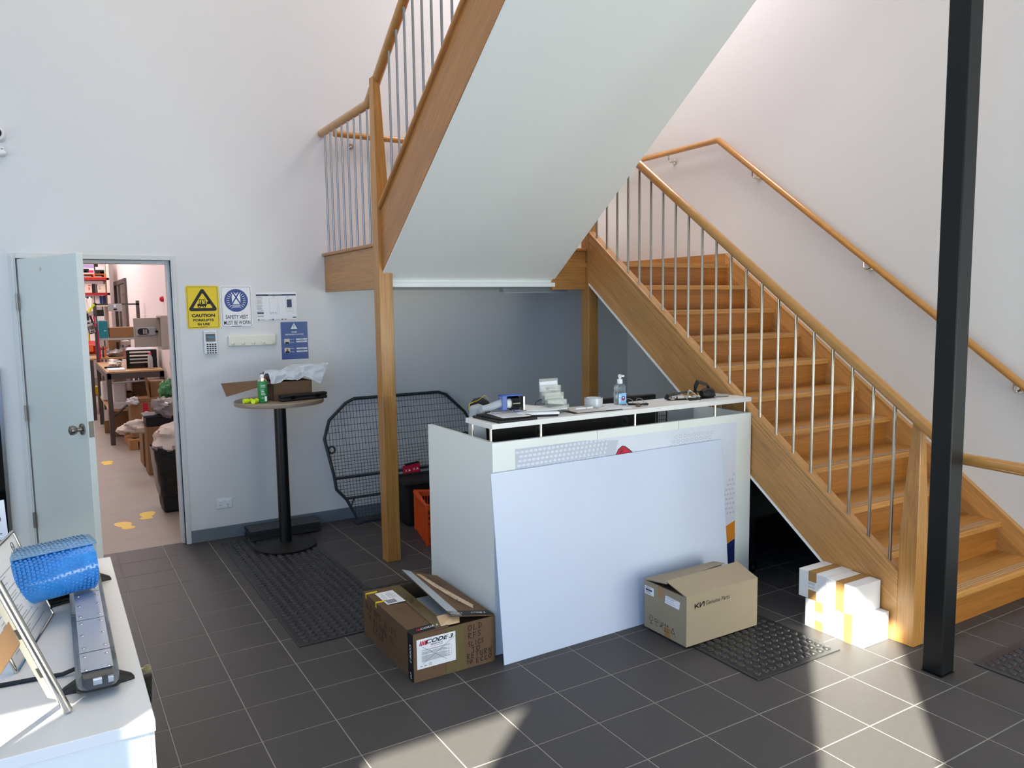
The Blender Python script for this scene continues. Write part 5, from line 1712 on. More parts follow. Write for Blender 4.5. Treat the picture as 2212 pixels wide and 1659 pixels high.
b.add(vs[:n] + c0, [(j, (j + 1) % n, n + (j + 1) % n, n + j) for j in range(n)])
b.build('roll', 'blue_wrap', t, smooth=True)
b = MB()      # loose outer layer, lifting at the top right
b.grid(lambda u, v: rollp(-.012 + .45 * u, math.radians(62 + 72 * v), R0 + .006 + .030 * max(0, v - .35) * (1 - .55 * u) ), 20, 8)
b.build('loose_layer', 'wrap_pale', t, smooth=True, solid=.002)
b = MB()      # bubbles: far too many to count
bp_ = MB()
bub = [(0, 0, .0042)] + [(.0056 * math.cos(2 * PI * q / 6), .0056 * math.sin(2 * PI * q / 6), 0) for q in range(6)]
rows = 44
for i in range(38):
    for j in range(rows):
        a = 2 * PI * (j + .5 * (i % 2)) / rows
        nrm = (ny_ * math.cos(a) + nz_ * math.sin(a))
        if nrm.z < -.75 or nrm.dot(ny_) < -.6:
            continue
        tang = (-ny_ * math.sin(a) + nz_ * math.cos(a))
        rad_ = R0 + .0012
        if math.radians(63) < a < math.radians(133):
            rad_ = R0 + .0075 + .030 * max(0, (a - math.radians(62)) / math.radians(72) - .35) * (1 - .55 * (i / 38))
        c = rollp(.006 + .0118 * i, a, rad_)
        tb = bp_ if rad_ > R0 + .002 else b
        o = len(tb.v)
        tb.v += [tuple(c + dx_ * p[0] + tang * p[1] + nrm * p[2]) for p in bub]
        tb.f += [(o, o + 1 + q, o + 1 + (q + 1) % 6) for q in range(6)]
b.build('bubbles', 'blue_wrap', t, kind='stuff', smooth=True)
bp_.build('bubbles', 'wrap_pale', t, kind='stuff', smooth=True)

# pile of small cards left of the light bar
for q in range(5):
    a = math.radians(24 + rr.uniform(-7, 7))
    o = slab((-2.475 + rr.uniform(-.004, .004), -2.95 + rr.uniform(-.004, .004)), a, .085, .12, CH + .0005 + q * .009, .0085)
    o.build('card_packet', 'ink' if q < 4 else 'paper2', None, origin=(-2.475, -2.95, CH + q * .009), cat='card packet', group='card packets on the cabinet',
            label=('lowest black packet under the bubble wrap roll', 'second black packet from the bottom, under the bubble wrap', 'third black packet from the bottom, under the bubble wrap', 'topmost black packet under the bubble wrap roll', 'buff card on top of the black packets')[q])

# A3 display frame leaning back
t = thing('framed_notice', 'silver-framed printed notice standing on the white cabinet', 'frame', (-2.51, -3.29, CH))
pbr, pbl = Vector((-2.469, -3.08, CH)), Vector((-2.558, -3.504, CH))
ptr = Vector((-2.565, -3.08, 1.004))
upv = (ptr - pbr).normalized()
xv = (pbr - pbl)
fw2 = frame(pbl, xv, upv)
LW, LH = xv.length, (ptr - pbr).length
MB().prism([fw2 @ Vector(q) for q in ((0, 0, -.004), (LW, 0, -.004), (LW, LH, -.004), (0, LH, -.004))], fw2.to_3x3() @ Vector((0, 0, .004))).build('backing', 'paper', t)
for q in (((0, 0), (LW, 0)), ((LW, 0), (LW, LH)), ((LW, LH), (0, LH)), ((0, LH), (0, 0))):
    MB().tube([fw2 @ Vector((q[0][0], q[0][1], .001)), fw2 @ Vector((q[1][0], q[1][1], .001))], .0055, 10).build('frame_rail', 'chrome', t, smooth=True)
b = MB()
g = up_(fw2, .0006)
paper_lines(b, g, .05, .03, LW - .045, LH - .07, 22, .0018, 9, .55)
b.build('notice_text', 'grey_ink', t, recalc=False)
b = MB()
add_ring(b, g, [(LW - .05 + .014 * math.cos(a), LH - .035 + .014 * math.sin(a)) for a in [2 * PI * q / 18 for q in range(18)]], [(LW - .05 + .011 * math.cos(a), LH - .035 + .011 * math.sin(a)) for a in [2 * PI * q / 18 for q in range(18)]])
add_line(b, g, [(LW - .057, LH - .033), (LW - .05, LH - .040), (LW - .042, LH - .030)], .003)
b.build('round_logo', 'charcoal', t, recalc=False)
# card standing behind it
t = thing('folded_card', 'white leaflet with a round emblem standing behind the framed notice', 'leaflet', (-2.62, -2.75, CH))
fc = frame((-2.70, -2.80, CH), (.14, .05, 0), (-.05, .02, .34))
MB().prism([fc @ Vector(q) for q in ((0, 0, 0), (.126, 0, 0), (.126, .325, 0), (0, .325, 0))], fc.to_3x3() @ Vector((0, 0, .002))).build('leaf', 'paper', t)
MB().prism([fc @ Vector(q) for q in ((0, 0, -.004), (.126, 0, -.004), (.10, .30, -.05), (-.02, .30, -.05))], fc.to_3x3() @ Vector((0, 0, .002))).build('leaf', 'paper', t)
b = MB()
g = up_(fc, .0026)
add_ring(b, g, [(.098 + .012 * math.cos(a), .26 + .012 * math.sin(a)) for a in [2 * PI * q / 18 for q in range(18)]], [(.098 + .0095 * math.cos(a), .26 + .0095 * math.sin(a)) for a in [2 * PI * q / 18 for q in range(18)]])
add_text(b, 'N', g, .098, .26, .009, .009)
paper_lines(b, g, .06, .06, .12, .22, 7, .003, 3)
b.build('emblem', 'charcoal', t, recalc=False)
# steel easel leg
t = thing('display_easel', 'chrome tube easel with a slotted rail and tan strut on the cabinet', 'easel', (-2.45, -3.82, CH))
e0, e1 = Vector((-2.443, -3.82, CH + .004)), Vector((-2.566, -3.82, 1.075))
MB().tube([e0, e1], .0105, 14).build('tube', 'chrome', t, smooth=True)
dv = (e1 - e0)
sd_ = Vector((-.012, .012, -.004))
b = MB()
b.prism([e0 + dv * .10 + sd_, e0 + dv * .97 + sd_, e0 + dv * .97 + sd_ * 2.2, e0 + dv * .12 + sd_ * 2.2], (.004, .004, 0))
rl = b.build('slotted_rail', 'steel', t)
b = MB()
for q in (.28, .58, .88):
    b.prism([e0 + dv * q + sd_ * 1.25 + Vector((.002, -.002, 0)), e0 + dv * (q + .07) + sd_ * 1.25 + Vector((.002, -.002, 0)), e0 + dv * (q + .07) + sd_ * 1.7 + Vector((.002, -.002, 0)), e0 + dv * q + sd_ * 1.7 + Vector((.002, -.002, 0))], (.001, -.003, 0))
b.build('slots', 'ink', rl)
a0 = e0 + dv * .72 + sd_ * 1.5
MB().prism([a0, a0 + Vector((.022, 0, -.055)), Vector((-2.605, -3.76, .79)), Vector((-2.64, -3.75, .82))], (.003, .006, 0)).build('strut', 'pallet', t)
MB().tube([Vector((-2.60, -3.95, CH + .004)), Vector((-2.72, -3.95, 1.075)), Vector((-2.566, -3.82, 1.075))], .0095, 12).build('tube', 'chrome', t, smooth=True)

# ================================================================ STOREROOM CONTENTS
def bx_(name, label, cat, x0, x1, y0, y1, z0, z1, mat, bevel=.004, group=None):
    return MB().box(x0, x1, y0, y1, z0, z1).build(name, mat, None, bevel=bevel, origin=((x0 + x1) / 2, (y0 + y1) / 2, z0), label=label, cat=cat, group=group)
def carton(name, label, x0, x1, y0, y1, z0, z1, mat, cat='box', tape=None, patch=None, group=None):
    t = thing(name, label, cat, ((x0 + x1) / 2, (y0 + y1) / 2, z0), group=group)
    MB().box(x0, x1, y0, y1, z0, z1).build('carton', mat, t, bevel=.004)
    if tape:
        xm = (x0 + x1) / 2
        MB().box(xm - .02, xm + .02, y0 - .001, y1, z1, z1 + .001).box(xm - .02, xm + .02, y0 - .001, y0, z0, z1).build('tape', tape, t)
    if patch:
        f = frame((x0, y0 - .0015, z0), (1, 0, 0), (0, 0, 1))
        for (u0, v0, u1, v1, m_) in patch:
            b = MB()
            add_rect(b, f, u0 * (x1 - x0), v0 * (z1 - z0), u1 * (x1 - x0), v1 * (z1 - z0))
            b.build('printed_patch', m_, t, recalc=False)
    return t
# footprints on the concrete
def footprint(x, y, a, flip, label):
    m_ = Matrix.Translation((x, y, 0)) @ Matrix.Rotation(a, 4, 'Z')
    half = [(.0, .135), (.030, .130), (.052, .108), (.062, .070), (.058, .030), (.044, -.005), (.034, -.030), (.034, -.048), (.044, -.066), (.046, -.092), (.034, -.114), (.0, -.124)]
    other = [(-x * (.80 if y > .0 else .95), y) for x, y in half[-2:0:-1]]
    pts = [m_ @ Vector((flip * x * 1.1, y, -.0018)) for x, y in half + other]
    MB().prism(pts, (0, 0, .0012)).build('floor_footprint', 'footprint', None, origin=(x, y, -.002), cat='sticker', label=label, group='yellow footprints on the storeroom floor')
footprint(-1.985, .80, .25, 1, 'yellow footprint sticker on the concrete nearest the tiled floor')
footprint(-1.795, 1.03, -.2, -1, 'yellow footprint sticker on the concrete nearest the black bin')
footprint(-1.925, 3.72, .05, 1, 'yellow footprint sticker farthest into the storeroom')

# black bin with liner, cloth on it
t = thing('waste_bin', 'black waste bin with a loose liner just inside the doorway', 'bin', (-1.50, 1.15, 0))
MB().hexa([(-1.665, 1.02, 0), (-1.33, 1.02, 0), (-1.33, 1.32, 0), (-1.665, 1.32, 0), (-1.70, 1.0, .5), (-1.30, 1.0, .5), (-1.30, 1.36, .5), (-1.70, 1.36, .5)]).build('bin', 'blackmatt', t, bevel=.02)
b = MB()
vs, fs = [], []
rr = random.Random(9)
ring = rrect(-.215, -.195, .215, .195, .06, 4)
n = len(ring)
for i in range(7):
    z = .14 + .40 * i / 6
    k_ = .86 + .17 * i / 6
    vs += [(-1.50 + x * k_ + rr.uniform(-.008, .008), 1.17 + y * k_ + rr.uniform(-.008, .008), z) for x, y in ring]
for i in range(6):
    for j in range(n):
        fs.append((i * n + j, i * n + (j + 1) % n, (i + 1) * n + (j + 1) % n, (i + 1) * n + j))
b.add(vs, fs)
b.build('liner', 'binblack', t, smooth=True)
b = MB()
vs, fs = blob((-1.53, 1.13, .60), .185, .20, .135, 21, .38, 30, 18, .50)
b.add(vs, fs).build('white_cloth', 'cloth', None, smooth=True, origin=(-1.53, 1.13, .5), cat='cloth', label='crumpled white cloth heaped on the black waste bin')
# cardboard box and fabric behind it
t = carton('floor_carton', 'brown carton standing on the concrete behind the black bin', -1.595, -1.28, 3.24, 3.6, 0, .38, 'card_store')
MB().hexa([(-1.595, 3.24, .38), (-1.28, 3.24, .38), (-1.28, 3.02, .40), (-1.60, 3.02, .36), (-1.595, 3.24, .386), (-1.28, 3.24, .386), (-1.28, 3.02, .406), (-1.60, 3.02, .366)]).build('flap', 'card_store', t)
vs, fs = blob((-1.57, 3.08, .45), .20, .16, .10, 5, .45, 30, 18, .405)
MB().add(vs, fs).build('draped_fabric', 'cloth', None, smooth=True, origin=(-1.56, 3.05, .4), cat='fabric', label='draped white fabric lying over the floor carton')
vs, fs = blob((-1.785, 3.2, .42), .06, .05, .04, 6, .4)
MB().add(vs, fs).build('fabric_end', 'cloth', None, smooth=True, origin=(-1.78, 3.2, .4), cat='fabric', label='twisted loose end of white fabric, left of the floor carton')
vs = [(-1.63, 3.05, .45), (-1.50, 3.06, .44), (-1.44, 3.10, .50), (-1.545, 3.12, .655), (-1.60, 3.1, .60)]
MB().add(vs, [(0, 1, 4), (1, 3, 4), (1, 2, 3)]).build('upright_fabric', 'cloth', None, solid=.012, sub=2, origin=(-1.55, 3.1, .45), cat='fabric', label='pointed fold of white fabric standing up over the carton', smooth=True)
t = thing('black_crate', 'black slotted plastic crate among the bags behind the fabric', 'crate', (-1.45, 2.8, .42))
MB().box(-1.60, -1.30, 2.74, 3.0, .50, .60).build('body', 'blackmatt', t, bevel=.01)
MB().box(-1.62, -1.28, 2.72, 3.02, .595, .62).build('rim', 'charcoal', t, bevel=.006)
t['label'] = 'black slotted crate among the bags behind the fabric'
MB().box(-1.60, -1.26, 2.74, 3.0, 0, .498).build('crate_carton', 'card_store', None, bevel=.004, origin=(-1.44, 2.87, 0), cat='box', label='brown carton carrying the black crate')
vs, fs = blob((-1.42, 2.72, .70), .13, .13, .10, 33, .45)
MB().add(vs, fs).build('clear_bag', 'clearbag', None, smooth=True, origin=(-1.42, 2.72, .62), cat='bag', label='crumpled clear grey plastic bag above the black crate')
vs, fs = blob((-1.345, 3.1, .84), .075, .10, .105, 41, .45)
MB().add(vs, fs).build('green_bag', 'greenbag', None, smooth=True, origin=(-1.345, 3.1, .74), cat='bag', label='green plastic bag on the pile by the door jamb')
MB().box(-1.40, -1.24, 3.03, 3.22, 0, .74).build('stacked_carton', 'card_store', None, bevel=.004, origin=(-1.33, 3.15, 0), cat='box', label='tall brown carton under the green plastic bag')

# timber pallet block and tall carton with red tape
t = thing('pallet', 'small timber pallet under the tall carton', 'pallet', (-1.5, 4.8, 0))
for y in (4.42, 4.75, 5.08):
    MB().box(-1.63, -1.2, y, y + .10, .10, .122).build('deck_board', 'pallet', t)
for x in (-1.63, -1.29):
    MB().box(x, x + .09, 4.42, 5.18, 0, .10).build('runner', 'pallet', t)
t = carton('tall_carton', 'tall brown carton with red tape standing on the pallet', -1.585, -1.27, 4.60, 4.94, .123, .545, 'card_store', patch=[(.45, .72, .62, 1.0, 'red'), (.45, .70, .62, .72, 'ink')])
vs, fs = blob((-1.56, 4.62, .575), .07, .06, .05, 12, .45)
MB().add(vs, fs).build('white_wrap', 'bag_white', None, smooth=True, origin=(-1.56, 4.62, .55), cat='plastic wrap', label='white crumpled wrap on the tall carton corner')
carton('flat_carton', 'flat brown carton lying on the tall carton', -1.50, -1.28, 4.64, 4.92, .547, .60, 'card_store')
t = thing('open_box_flaps', 'open brown box with raised flaps behind the tall carton', 'box', (-1.3, 4.85, .6))
MB().hexa([(-1.36, 4.66, .60), (-1.345, 4.66, .60), (-1.345, 4.86, .60), (-1.36, 4.86, .60), (-1.405, 4.60, .86), (-1.39, 4.60, .87), (-1.345, 4.86, .84), (-1.36, 4.86, .84)]).build('flap', 'card_store', t)
MB().box(-1.335, -1.16, 4.70, 4.94, .602, .80).build('carton', 'card_store', t, bevel=.003)

# near workbench
t = thing('workbench', 'grey steel workbench with a plywood top, nearest the doorway', 'workbench', (-1.45, 6.0, 0))
MB().box(-1.79, -1.14, 4.98, 7.12, .90, .925).build('top', 'ply', t, bevel=.003)
MB().box(-1.79, -1.14, 4.96, 5.0, .83, .905).box(-1.80, -1.77, 4.98, 7.12, .83, .905).build('apron', 'steelgrey', t)
for x, y in ((-1.80, 4.96), (-1.19, 4.96), (-1.80, 7.06), (-1.19, 7.06)):
    MB().box(x, x + .055, y, y + .055, 0, .905).build('leg', 'steelgrey', t, bevel=.003)
MB().tube([(-1.75, 4.99, .78), (-1.16, 4.99, .80)], .012, 8).build('rail', 'greyplastic', t)
MB().tube([(-1.74, 5.01, .36), (-1.45, 5.01, .60)], .016, 6).build('brace', 'steelgrey', t)
MB().box(-1.78, -1.16, 5.15, 7.05, .40, .425).build('lower_shelf', 'ply', t)
for x, z1 in ((-1.79, 1.80), (-1.215, 1.83)):
    MB().box(x, x + .045, 7.1, 7.15, .0, z1).build('upright', 'steelgrey', t)
MB().box(-1.79, -1.17, 7.1, 7.13, 1.765, 1.79).build('top_rail', 'steelgrey', t)
MB().box(-1.77, -1.19, 7.15, 7.5, 1.245, 1.275).build('upper_shelf', 'greyplastic', t)
MB().box(-1.758, -1.738, 7.09, 7.1, .92, 1.40).build('magenta_strip', 'magenta', t)
# bench clutter
t = thing('drawer_unit', 'black bench-top unit with four pale drawer bars on the workbench', 'drawer unit', (-1.35, 5.6, .925))
MB().box(-1.53, -1.16, 5.40, 5.85, .926, 1.165).build('body', 'blackgloss', t, bevel=.006)
for q in range(4):
    MB().tube([(-1.49, 5.393, 1.135 - q * .045), (-1.24, 5.393, 1.135 - q * .045)], .011, 8).build('drawer_bar', ('paper2', 'cream', 'greyplastic', 'safe')[q], t, smooth=True)
MB().hexa([(-1.53, 5.42, 1.166), (-1.17, 5.42, 1.166), (-1.17, 5.84, 1.166), (-1.50, 5.84, 1.166), (-1.49, 5.46, 1.19), (-1.20, 5.46, 1.19), (-1.20, 5.80, 1.19), (-1.48, 5.80, 1.19)]).build('wrapped_pack', 'bag_white', None, bevel=.008, origin=(-1.35, 5.6, 1.166), cat='packet', label='white wrapped packet on top of the black drawer unit')
t = thing('drink_bottle', 'grey plastic bottle with a red cap beside the drawer unit', 'bottle', (-1.267, 5.2, .925))
MB().lathe((-1.267, 5.2, .926), [(.028, 0), (.031, .01), (.031, .13), (.026, .155), (.013, .18), (.012, .188)], 16).build('body', 'greyplastic', t, smooth=True)
MB().lathe((-1.267, 5.2, .926), [(.016, .186), (.016, .208), (.012, .21)], 12).build('cap', 'pink', t, smooth=True)
bx_('white_tray', 'flat white tray on the workbench left corner', 'tray', -1.765, -1.57, 5.08, 5.4, .926, .945, 'paper')
bx_('black_tool', 'long black tool lying behind the white tray', 'tool', -1.78, -1.60, 5.6, 5.66, .926, .95, 'ink')
vs, fs = blob((-1.62, 5.95, .97), .09, .2, .055, 17, .5, 22, 12, .926)
MB().add(vs, fs).build('crumpled_paper', 'paper2', None, smooth=False, origin=(-1.62, 5.95, .926), cat='paper', label='heap of crumpled pale paper left of the drawer unit')
bx_('note_box', 'small buff box leaning against the drawer unit', 'box', -1.58, -1.535, 5.36, 5.39, .926, 1.05, 'cream_box')
# under the bench
bx_('white_bin_box', 'large white box under the workbench', 'box', -1.715, -1.55, 5.45, 5.85, .43, .76, 'card_white', .02)
bx_('white_tub', 'white tub under the workbench near its left leg', 'tub', -1.79, -1.70, 6.3, 6.6, .43, .69, 'plug', .02)
bx_('flat_box', 'white flat box with a black mark under the workbench', 'box', -1.76, -1.53, 5.18, 5.5, .428, .50, 'card_white')
carton('lower_carton', 'brown carton under the workbench, right of the white box', -1.45, -1.27, 5.6, 6.0, .43, .70, 'card_store')
bx_('dark_bundle', 'dark brown bundle on the workbench lower shelf', 'bundle', -1.545, -1.46, 5.5, 5.8, .43, .60, 'card_in', .02)
bx_('leaning_card', 'piece of cardboard leaning at the workbench left leg', 'cardboard', -1.80, -1.66, 6.1, 6.13, 0, .17, 'card_store')
bx_('floor_box', 'brown carton on the floor under the workbench', 'box', -1.72, -1.3, 5.7, 6.6, 0, .33, 'card_store')
# upper shelf and rail
bx_('long_carton', 'long brown carton on the workbench upper shelf', 'box', -1.59, -1.24, 7.2, 7.48, 1.277, 1.432, 'card_store')
t = thing('teal_folder', 'teal box standing on the upper shelf left of the long carton', 'box', (-1.666, 7.3, 1.277))
MB().box(-1.728, -1.606, 7.22, 7.42, 1.277, 1.53).build('box', 'teal', t, bevel=.003)
b = MB()
add_rect(b, frame((-1.66, 7.218, 1.38), (1, 0, 0), (0, 0, 1)), 0, 0, .03, .012)
b.build('white_print', 'paper', t, recalc=False)
t = thing('barcode_sign', 'black-framed barcode sign hanging at the workbench', 'sign', (-1.83, 6.6, 1.36))
fb = frame((-1.876, 6.62, 1.355), (.09, -.02, .025), (0, 0, 1))
MB().prism([fb @ Vector(q) for q in ((0, 0, 0), (.094, 0, 0), (.094, .155, 0), (0, .155, 0))], (0, .01, 0)).build('frame', 'ink', t)
b = MB()
add_rect(b, fb, .008, .01, .086, .145)
b.build('sheet', 'paper', t, recalc=False)
b = MB()
for q in range(9):
    add_rect(b, up_(fb, .002), .016 + q * .007, .06, .019 + q * .007 + .001 * (q % 3), .115)
add_rect(b, up_(fb, .002), .02, .03, .07, .036)
b.build('barcode', 'ink', t, recalc=False)
b2 = MB().tube([(-1.79, 6.615, 1.50), (-1.77, 7.1, 1.62)], .006, 6).build('hanger', 'ink', t)
t = thing('timer_unit', 'grey control box with a small black screen on the top rail', 'control box', (-1.505, 7.2, 1.675))
MB().box(-1.594, -1.417, 7.0, 7.1, 1.675, 1.785).build('box', 'greyplastic', t, bevel=.004)
MB().box(-1.53, -1.485, 6.995, 7.0, 1.69, 1.715).build('display', 'ink', t)
MB().box(-1.525, -1.495, 6.995, 7.0, 1.735, 1.77).build('label', 'paper', t)
# hanging tools at left
t = thing('hanging_tools', 'pink and black tools hanging by the magenta strip', 'tools', (-1.78, 7.05, 1.5))
MB().tube([(-1.80, 7.0, 1.60), (-1.775, 7.0, 1.52), (-1.785, 7.0, 1.45)], .014, 6).build('pink_tool', 'pink', t)
MB().tube([(-1.84, 7.0, 1.62), (-1.81, 7.0, 1.50), (-1.83, 7.0, 1.40)], .016, 6).build('black_tool', 'ink', t)
t = thing('fluoro_tool', 'fluorescent yellow bent tool above the pink tools', 'tool', (-1.82, 7.0, 1.7))
MB().tube([(-1.855, 7.0, 1.66), (-1.835, 7.0, 1.71), (-1.775, 7.0, 1.78)], .017, 6).build('handle', 'lime', t)
t = thing('red_ball_post', 'white post with a round red ball left of the fluorescent tool', 'post', (-1.905, 7.3, 0))
MB().tube([(-1.905, 7.3, 0), (-1.905, 7.3, 1.68)], .016, 8).build('post', 'cream_box', t)
MB().lathe((-1.905, 7.3, 1.70), [(.01, -.025), (.032, -.012), (.036, .01), (.02, .032), (.004, .036)], 14).build('lamp', 'pink', t, smooth=True)  # plain red ball, not a light; the post is added to carry it
bx_('tool_case', 'black tool box with a yellow patch beyond the top rail', 'tool box', -1.72, -1.60, 8.0, 8.3, 1.60, 1.70, 'ink')
bx_('white_case', 'white case under the black tool box', 'case', -1.73, -1.60, 8.0, 8.3, 1.53, 1.598, 'card_white')
t = thing('spare_shelf', 'steel shelf carrying the tool box beyond the workbench', 'shelf', (-1.66, 8.15, 1.5))
MB().box(-1.95, -1.58, 7.98, 8.44, 1.505, 1.528).build('board', 'greyplastic', t)
for x in (-1.95, -1.60):
    MB().box(x, x + .02, 8.42, 8.45, 0, 1.75).build('upright', 'steelgrey', t)
# second bench
t = thing('rear_bench', 'second plywood bench behind the nearest workbench', 'workbench', (-1.6, 8.0, 0))
MB().box(-1.86, -1.14, 7.62, 8.38, .93, .955).build('top', 'ply', t)
for x, y in ((-1.86, 7.63), (-1.19, 7.63), (-1.86, 8.32), (-1.19, 8.32)):
    MB().box(x, x + .05, y, y + .05, 0, .93).build('leg', 'steelgrey', t)
vs, fs = blob((-1.48, 7.9, 1.02), .17, .16, .075, 50, .4, 26, 14, .956)
MB().add(vs, fs).build('grey_sack', 'clearbag', None, smooth=True, origin=(-1.48, 7.9, .956), cat='bag', label='grey plastic sack heaped on the rear bench')
bx_('tan_box', 'tan box with a black strap under the upper shelf', 'box', -1.57, -1.41, 7.85, 8.1, 1.0, 1.225, 'card_store')
bx_('grey_tray_box', 'grey flat box under the upper shelf, at its right end', 'box', -1.38, -1.26, 7.8, 8.1, 1.14, 1.20, 'safe')
bx_('black_strap_box', 'narrow black box beside the tan box', 'box', -1.465, -1.43, 7.8, 7.84, 1.02, 1.19, 'ink')
for q, (x, m_, lb_) in enumerate(((-1.73, 'paper2', 'pale rolled sheet standing on the rear bench'), (-1.70, 'pink', 'pink-handled tool standing on the rear bench'), (-1.665, 'charcoal', 'dark-handled tool standing on the rear bench'), (-1.64, 'rack_orange', 'orange-handled tool standing on the rear bench'))):
    MB().tube([(x, 7.75, .957), (x + .012 * (q - 1.5), 7.77, 1.13)], [.014, .009], 8).build('hand_tool', m_, None, origin=(x, 7.75, .957), cat='tool', label=lb_)
t = thing('red_bin', 'red open-front parts bin with an orange box, far left', 'parts bin', (-1.74, 9.1, .95))
MB().hexa([(-1.83, 8.95, .96), (-1.66, 8.95, .96), (-1.66, 9.3, .96), (-1.83, 9.3, .96), (-1.84, 8.93, 1.10), (-1.65, 8.93, 1.10), (-1.65, 9.3, 1.17), (-1.84, 9.3, 1.17)]).build('bin', 'rack_red', t, bevel=.004)
MB().box(-1.80, -1.74, 8.90, 8.94, 1.0, 1.12).build('label_card', 'rack_orange', t)
t = thing('bin_rack', 'low rack carrying the red parts bin', 'rack', (-1.75, 9.1, 0))
MB().box(-1.95, -1.60, 8.93, 9.4, .93, .955).build('board', 'ply', t)
for x in (-1.95, -1.63):
    MB().box(x, x + .03, 8.95, 8.98, 0, .93).build('leg', 'steelgrey', t)
t = carton('yellow_pack', 'yellow printed pack on the low table beyond the door leaf', -1.84, -1.73, 8.5, 8.7, .314, .442, 'yellow', cat='packet', patch=[(.2, .55, .5, .9, 'ink')])
t = thing('low_table', 'low timber table at the storeroom left', 'table', (-1.78, 8.75, 0))
MB().box(-1.95, -1.70, 8.48, 8.9, .288, .313).build('top', 'ply', t)
for x in (-1.94, -1.74):
    MB().box(x, x + .03, 8.5, 8.53, 0, .288).build('leg', 'steelgrey', t)

# pallet racking at the far end with cartons
t = thing('pallet_rack', 'tall pallet rack with red beams at the far end of the storeroom', 'rack', (-1.6, 12, 0))
for x in (-2.6, -1.305):
    for y in (11.5, 12.4):
        MB().box(x, x + .05, y, y + .06, 0, 3.4).build('upright', 'cream_box', t)
for z in (2.28, 1.985, .9, 2.70):
    MB().box(-2.6, -1.26, 11.5, 11.54, z, z + .045).build('beam', 'rack_red', t)
    MB().box(-2.6, -1.26, 11.54, 12.46, z + .01, z + .035).build('shelf_board', 'ply', t)
t = thing('shelf_pallet', 'orange timber pallet on the rack above the cream cartons', 'pallet', (-1.5, 11.9, 2.32))
for z in (2.326, 2.392):
    MB().box(-1.85, -1.305, 11.58, 12.3, z, z + .016).build('deck_board', 'rack_orange', t)
for x in (-1.82, -1.53, -1.34):
    MB().box(x, x + .03, 11.58, 12.3, 2.342, 2.392).build('block', 'rack_orange', t)
carton('picture_carton', 'white carton with a lavender picture print, top of the rack, left', -1.71, -1.503, 11.62, 12.0, 2.409, 2.60, 'card_white', patch=[(0, .6, 1, .95, 'purple'), (.05, .1, .55, .5, 'ink'), (.1, .15, .4, .3, 'tape_brown'), (.55, .1, .95, .35, 'pink')])
carton('picture_carton', 'white carton with a black picture print, top of the rack, right', -1.484, -1.31, 11.62, 12.0, 2.409, 2.60, 'card_white', patch=[(.0, .0, .9, .4, 'ink'), (0, .7, .3, 1, 'ink'), (.5, .05, .9, .25, 'paper')])
bx_('red_roll', 'pink-red packet lying over the picture cartons', 'packet', -1.71, -1.33, 11.62, 11.9, 2.602, 2.66, 'pink')
carton('cream_carton', 'cream carton with a red mark on the middle rack shelf', -1.72, -1.565, 11.6, 12.0, 2.035, 2.215, 'cream_box', patch=[(.6, .75, .9, .85, 'red'), (.62, .3, .75, .6, 'pink')])
carton('cream_carton', 'cream carton with grey print, right end of the middle rack shelf', -1.47, -1.325, 11.6, 12.0, 2.035, 2.21, 'cream_box', patch=[(.1, .85, .9, .9, 'grey_ink'), (.15, .4, .4, .5, 'grey_ink'), (.15, .6, .4, .7, 'grey_ink')])
bx_('black_roll', 'black upright roll between the two cream cartons', 'roll', -1.557, -1.50, 11.6, 11.8, 2.035, 2.21, 'ink')
carton('lettered_carton', 'white carton with black lettering under the middle rack shelf', -1.74, -1.55, 11.62, 11.9, 1.80, 1.975, 'card_white', patch=[(.05, .7, .35, .9, 'ink'), (.4, .7, .9, .9, 'ink')])
bx_('small_white_carton', 'small white carton left of the blue binders', 'box', -1.525, -1.44, 11.62, 11.9, 1.80, 1.98, 'card_white')
bx_('blue_binder', 'bright blue binder on the rack, left of its pair', 'binder', -1.432, -1.395, 11.6, 11.9, 1.80, 1.975, 'blue')
bx_('blue_binder', 'dark navy binder on the rack, right of its pair', 'binder', -1.375, -1.335, 11.6, 11.9, 1.80, 1.975, 'navy')
t = thing('lower_rack_shelf', 'rack shelf holding the binders', 'shelf', (-1.6, 12, 1.77))
MB().box(-2.5, -1.31, 11.55, 12.4, 1.765, 1.797).build('board', 'cream_box', t)
for q in range(7):
    x = -1.83 + q * .022
    bx_('white_book', 'white book standing on the near shelf, number %s from its left end' % ('one', 'two', 'three', 'four', 'five', 'six', 'seven')[q], 'book', x, x + .018, 9.5, 9.72, 1.70, 1.90 + .012 * ((q * 3) % 4 - 1), 'paper' if q % 3 else 'cream_box', .002, group='white books on the near shelf')
t = thing('book_shelf', 'cream shelf unit holding white books and cartons, far left', 'shelf', (-1.77, 9.6, 0))
for z in (1.68, 1.40, 1.12):
    MB().box(-2.1, -1.63, 9.45, 9.85, z, z + .018).build('board', 'cream_box', t)
for x in (-2.1, -1.65):
    MB().box(x, x + .02, 9.45, 9.85, 0, 1.70).build('side', 'cream_box', t)
for q, (x, w_, z, hh, m_, lb_) in enumerate(((-1.90, .09, 1.419, .2, 'paper', 'white carton on the shelf under the books'), (-1.80, .05, 1.419, .22, 'ink', 'black box on the shelf under the books'), (-1.74, .08, 1.419, .17, 'cream_box', 'cream box on the shelf under the books'), (-1.86, .10, 1.139, .16, 'yellow', 'yellow box on the lowest cream shelf'), (-1.75, .09, 1.139, .2, 'card_white', 'white box on the lowest cream shelf'))):
    bx_('shelf_box', lb_, 'box', x, x + w_, 9.5, 9.8, z, z + hh, m_)

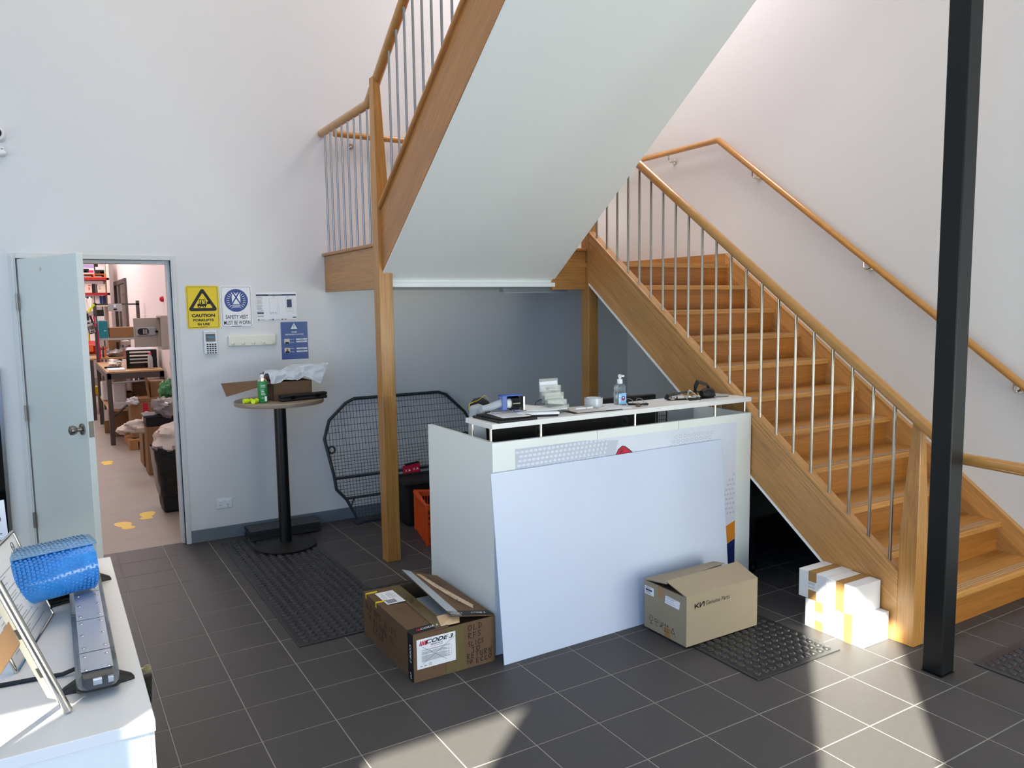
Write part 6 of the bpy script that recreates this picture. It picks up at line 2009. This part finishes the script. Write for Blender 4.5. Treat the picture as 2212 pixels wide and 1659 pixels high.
# wall safe with its door open, red disc, papers on the wall
t = thing('wall_safe', 'warm grey wall safe with its keypad door swung open', 'safe', (-1.2, 3.8, 1.25))
b = MB()
for q in ((-1.30, -1.10, 3.62, 4.02, 1.24, 1.265), (-1.30, -1.10, 3.62, 4.02, 1.60, 1.625), (-1.30, -1.10, 3.62, 3.645, 1.265, 1.60), (-1.30, -1.10, 3.995, 4.02, 1.265, 1.60), (-1.125, -1.10, 3.645, 3.995, 1.265, 1.60)):
    b.box(*q)
b.build('body', 'safe', t, bevel=.003)
dd = MB().box(-1.545, -1.30, 4.0, 4.03, 1.262, 1.598).build('door', 'safe', t, bevel=.003)
MB().box(-1.52, -1.315, 3.985, 4.0, 1.395, 1.49).build('lock_panel', 'greyplastic', dd, bevel=.008)
MB().prism([frame((-1.508, 3.984, 1.405), (1, 0, 0), (0, 0, 1)) @ Vector((x, y, 0)) for x, y in rrect(0, 0, .12, .075, .036, 6)], (0, -.004, 0)).build('keypad_panel', 'ink', dd)
b = MB()
for r in range(4):
    for c in range(3):
        add_rect(b, frame((-1.452, 3.9795, 1.415), (1, 0, 0), (0, 0, 1)), c * .017, r * .014, c * .017 + .011, r * .014 + .009)
b.build('keys', 'paper2', dd, recalc=False)
MB().tube([(-1.315, 3.99, 1.44), (-1.30, 3.97, 1.44)], .012, 8).build('bolt', 'ink', dd)
t = thing('red_button', 'round red dome button on the storeroom wall above the safe', 'button', (-1.102, 4.9, 1.825))
MB().lathe((-1.1, 4.9, 1.825), [(.036, -.001), (.038, -.016), (.034, -.030), (.024, -.042), (.006, -.048)], 22, 'x').build('dome', 'red', t, smooth=True)
for q in range(4):
    b = MB()
    y0 = 3.5 + q * .28
    b.grid(lambda u, v: Vector((-1.112 - .012 * math.sin(3 * v + q), y0 + .25 * u + .02 * v, .62 + .36 * v + .02 * q)), 4, 4)
    b.build('hanging_sheet', 'clearbag' if q % 2 else 'bag_white', None, solid=.002, smooth=True, origin=(-1.115, y0, .62), cat='sheet', group='plastic sheets hanging under the wall safe',
            label=('white crumpled sheet hanging under the safe, nearest the doorway', 'clear crumpled sheet hanging under the safe, next to the nearest white one', 'white crumpled sheet hanging under the safe, farther from the doorway', 'clear crumpled sheet hanging under the safe, farthest from the doorway')[q])
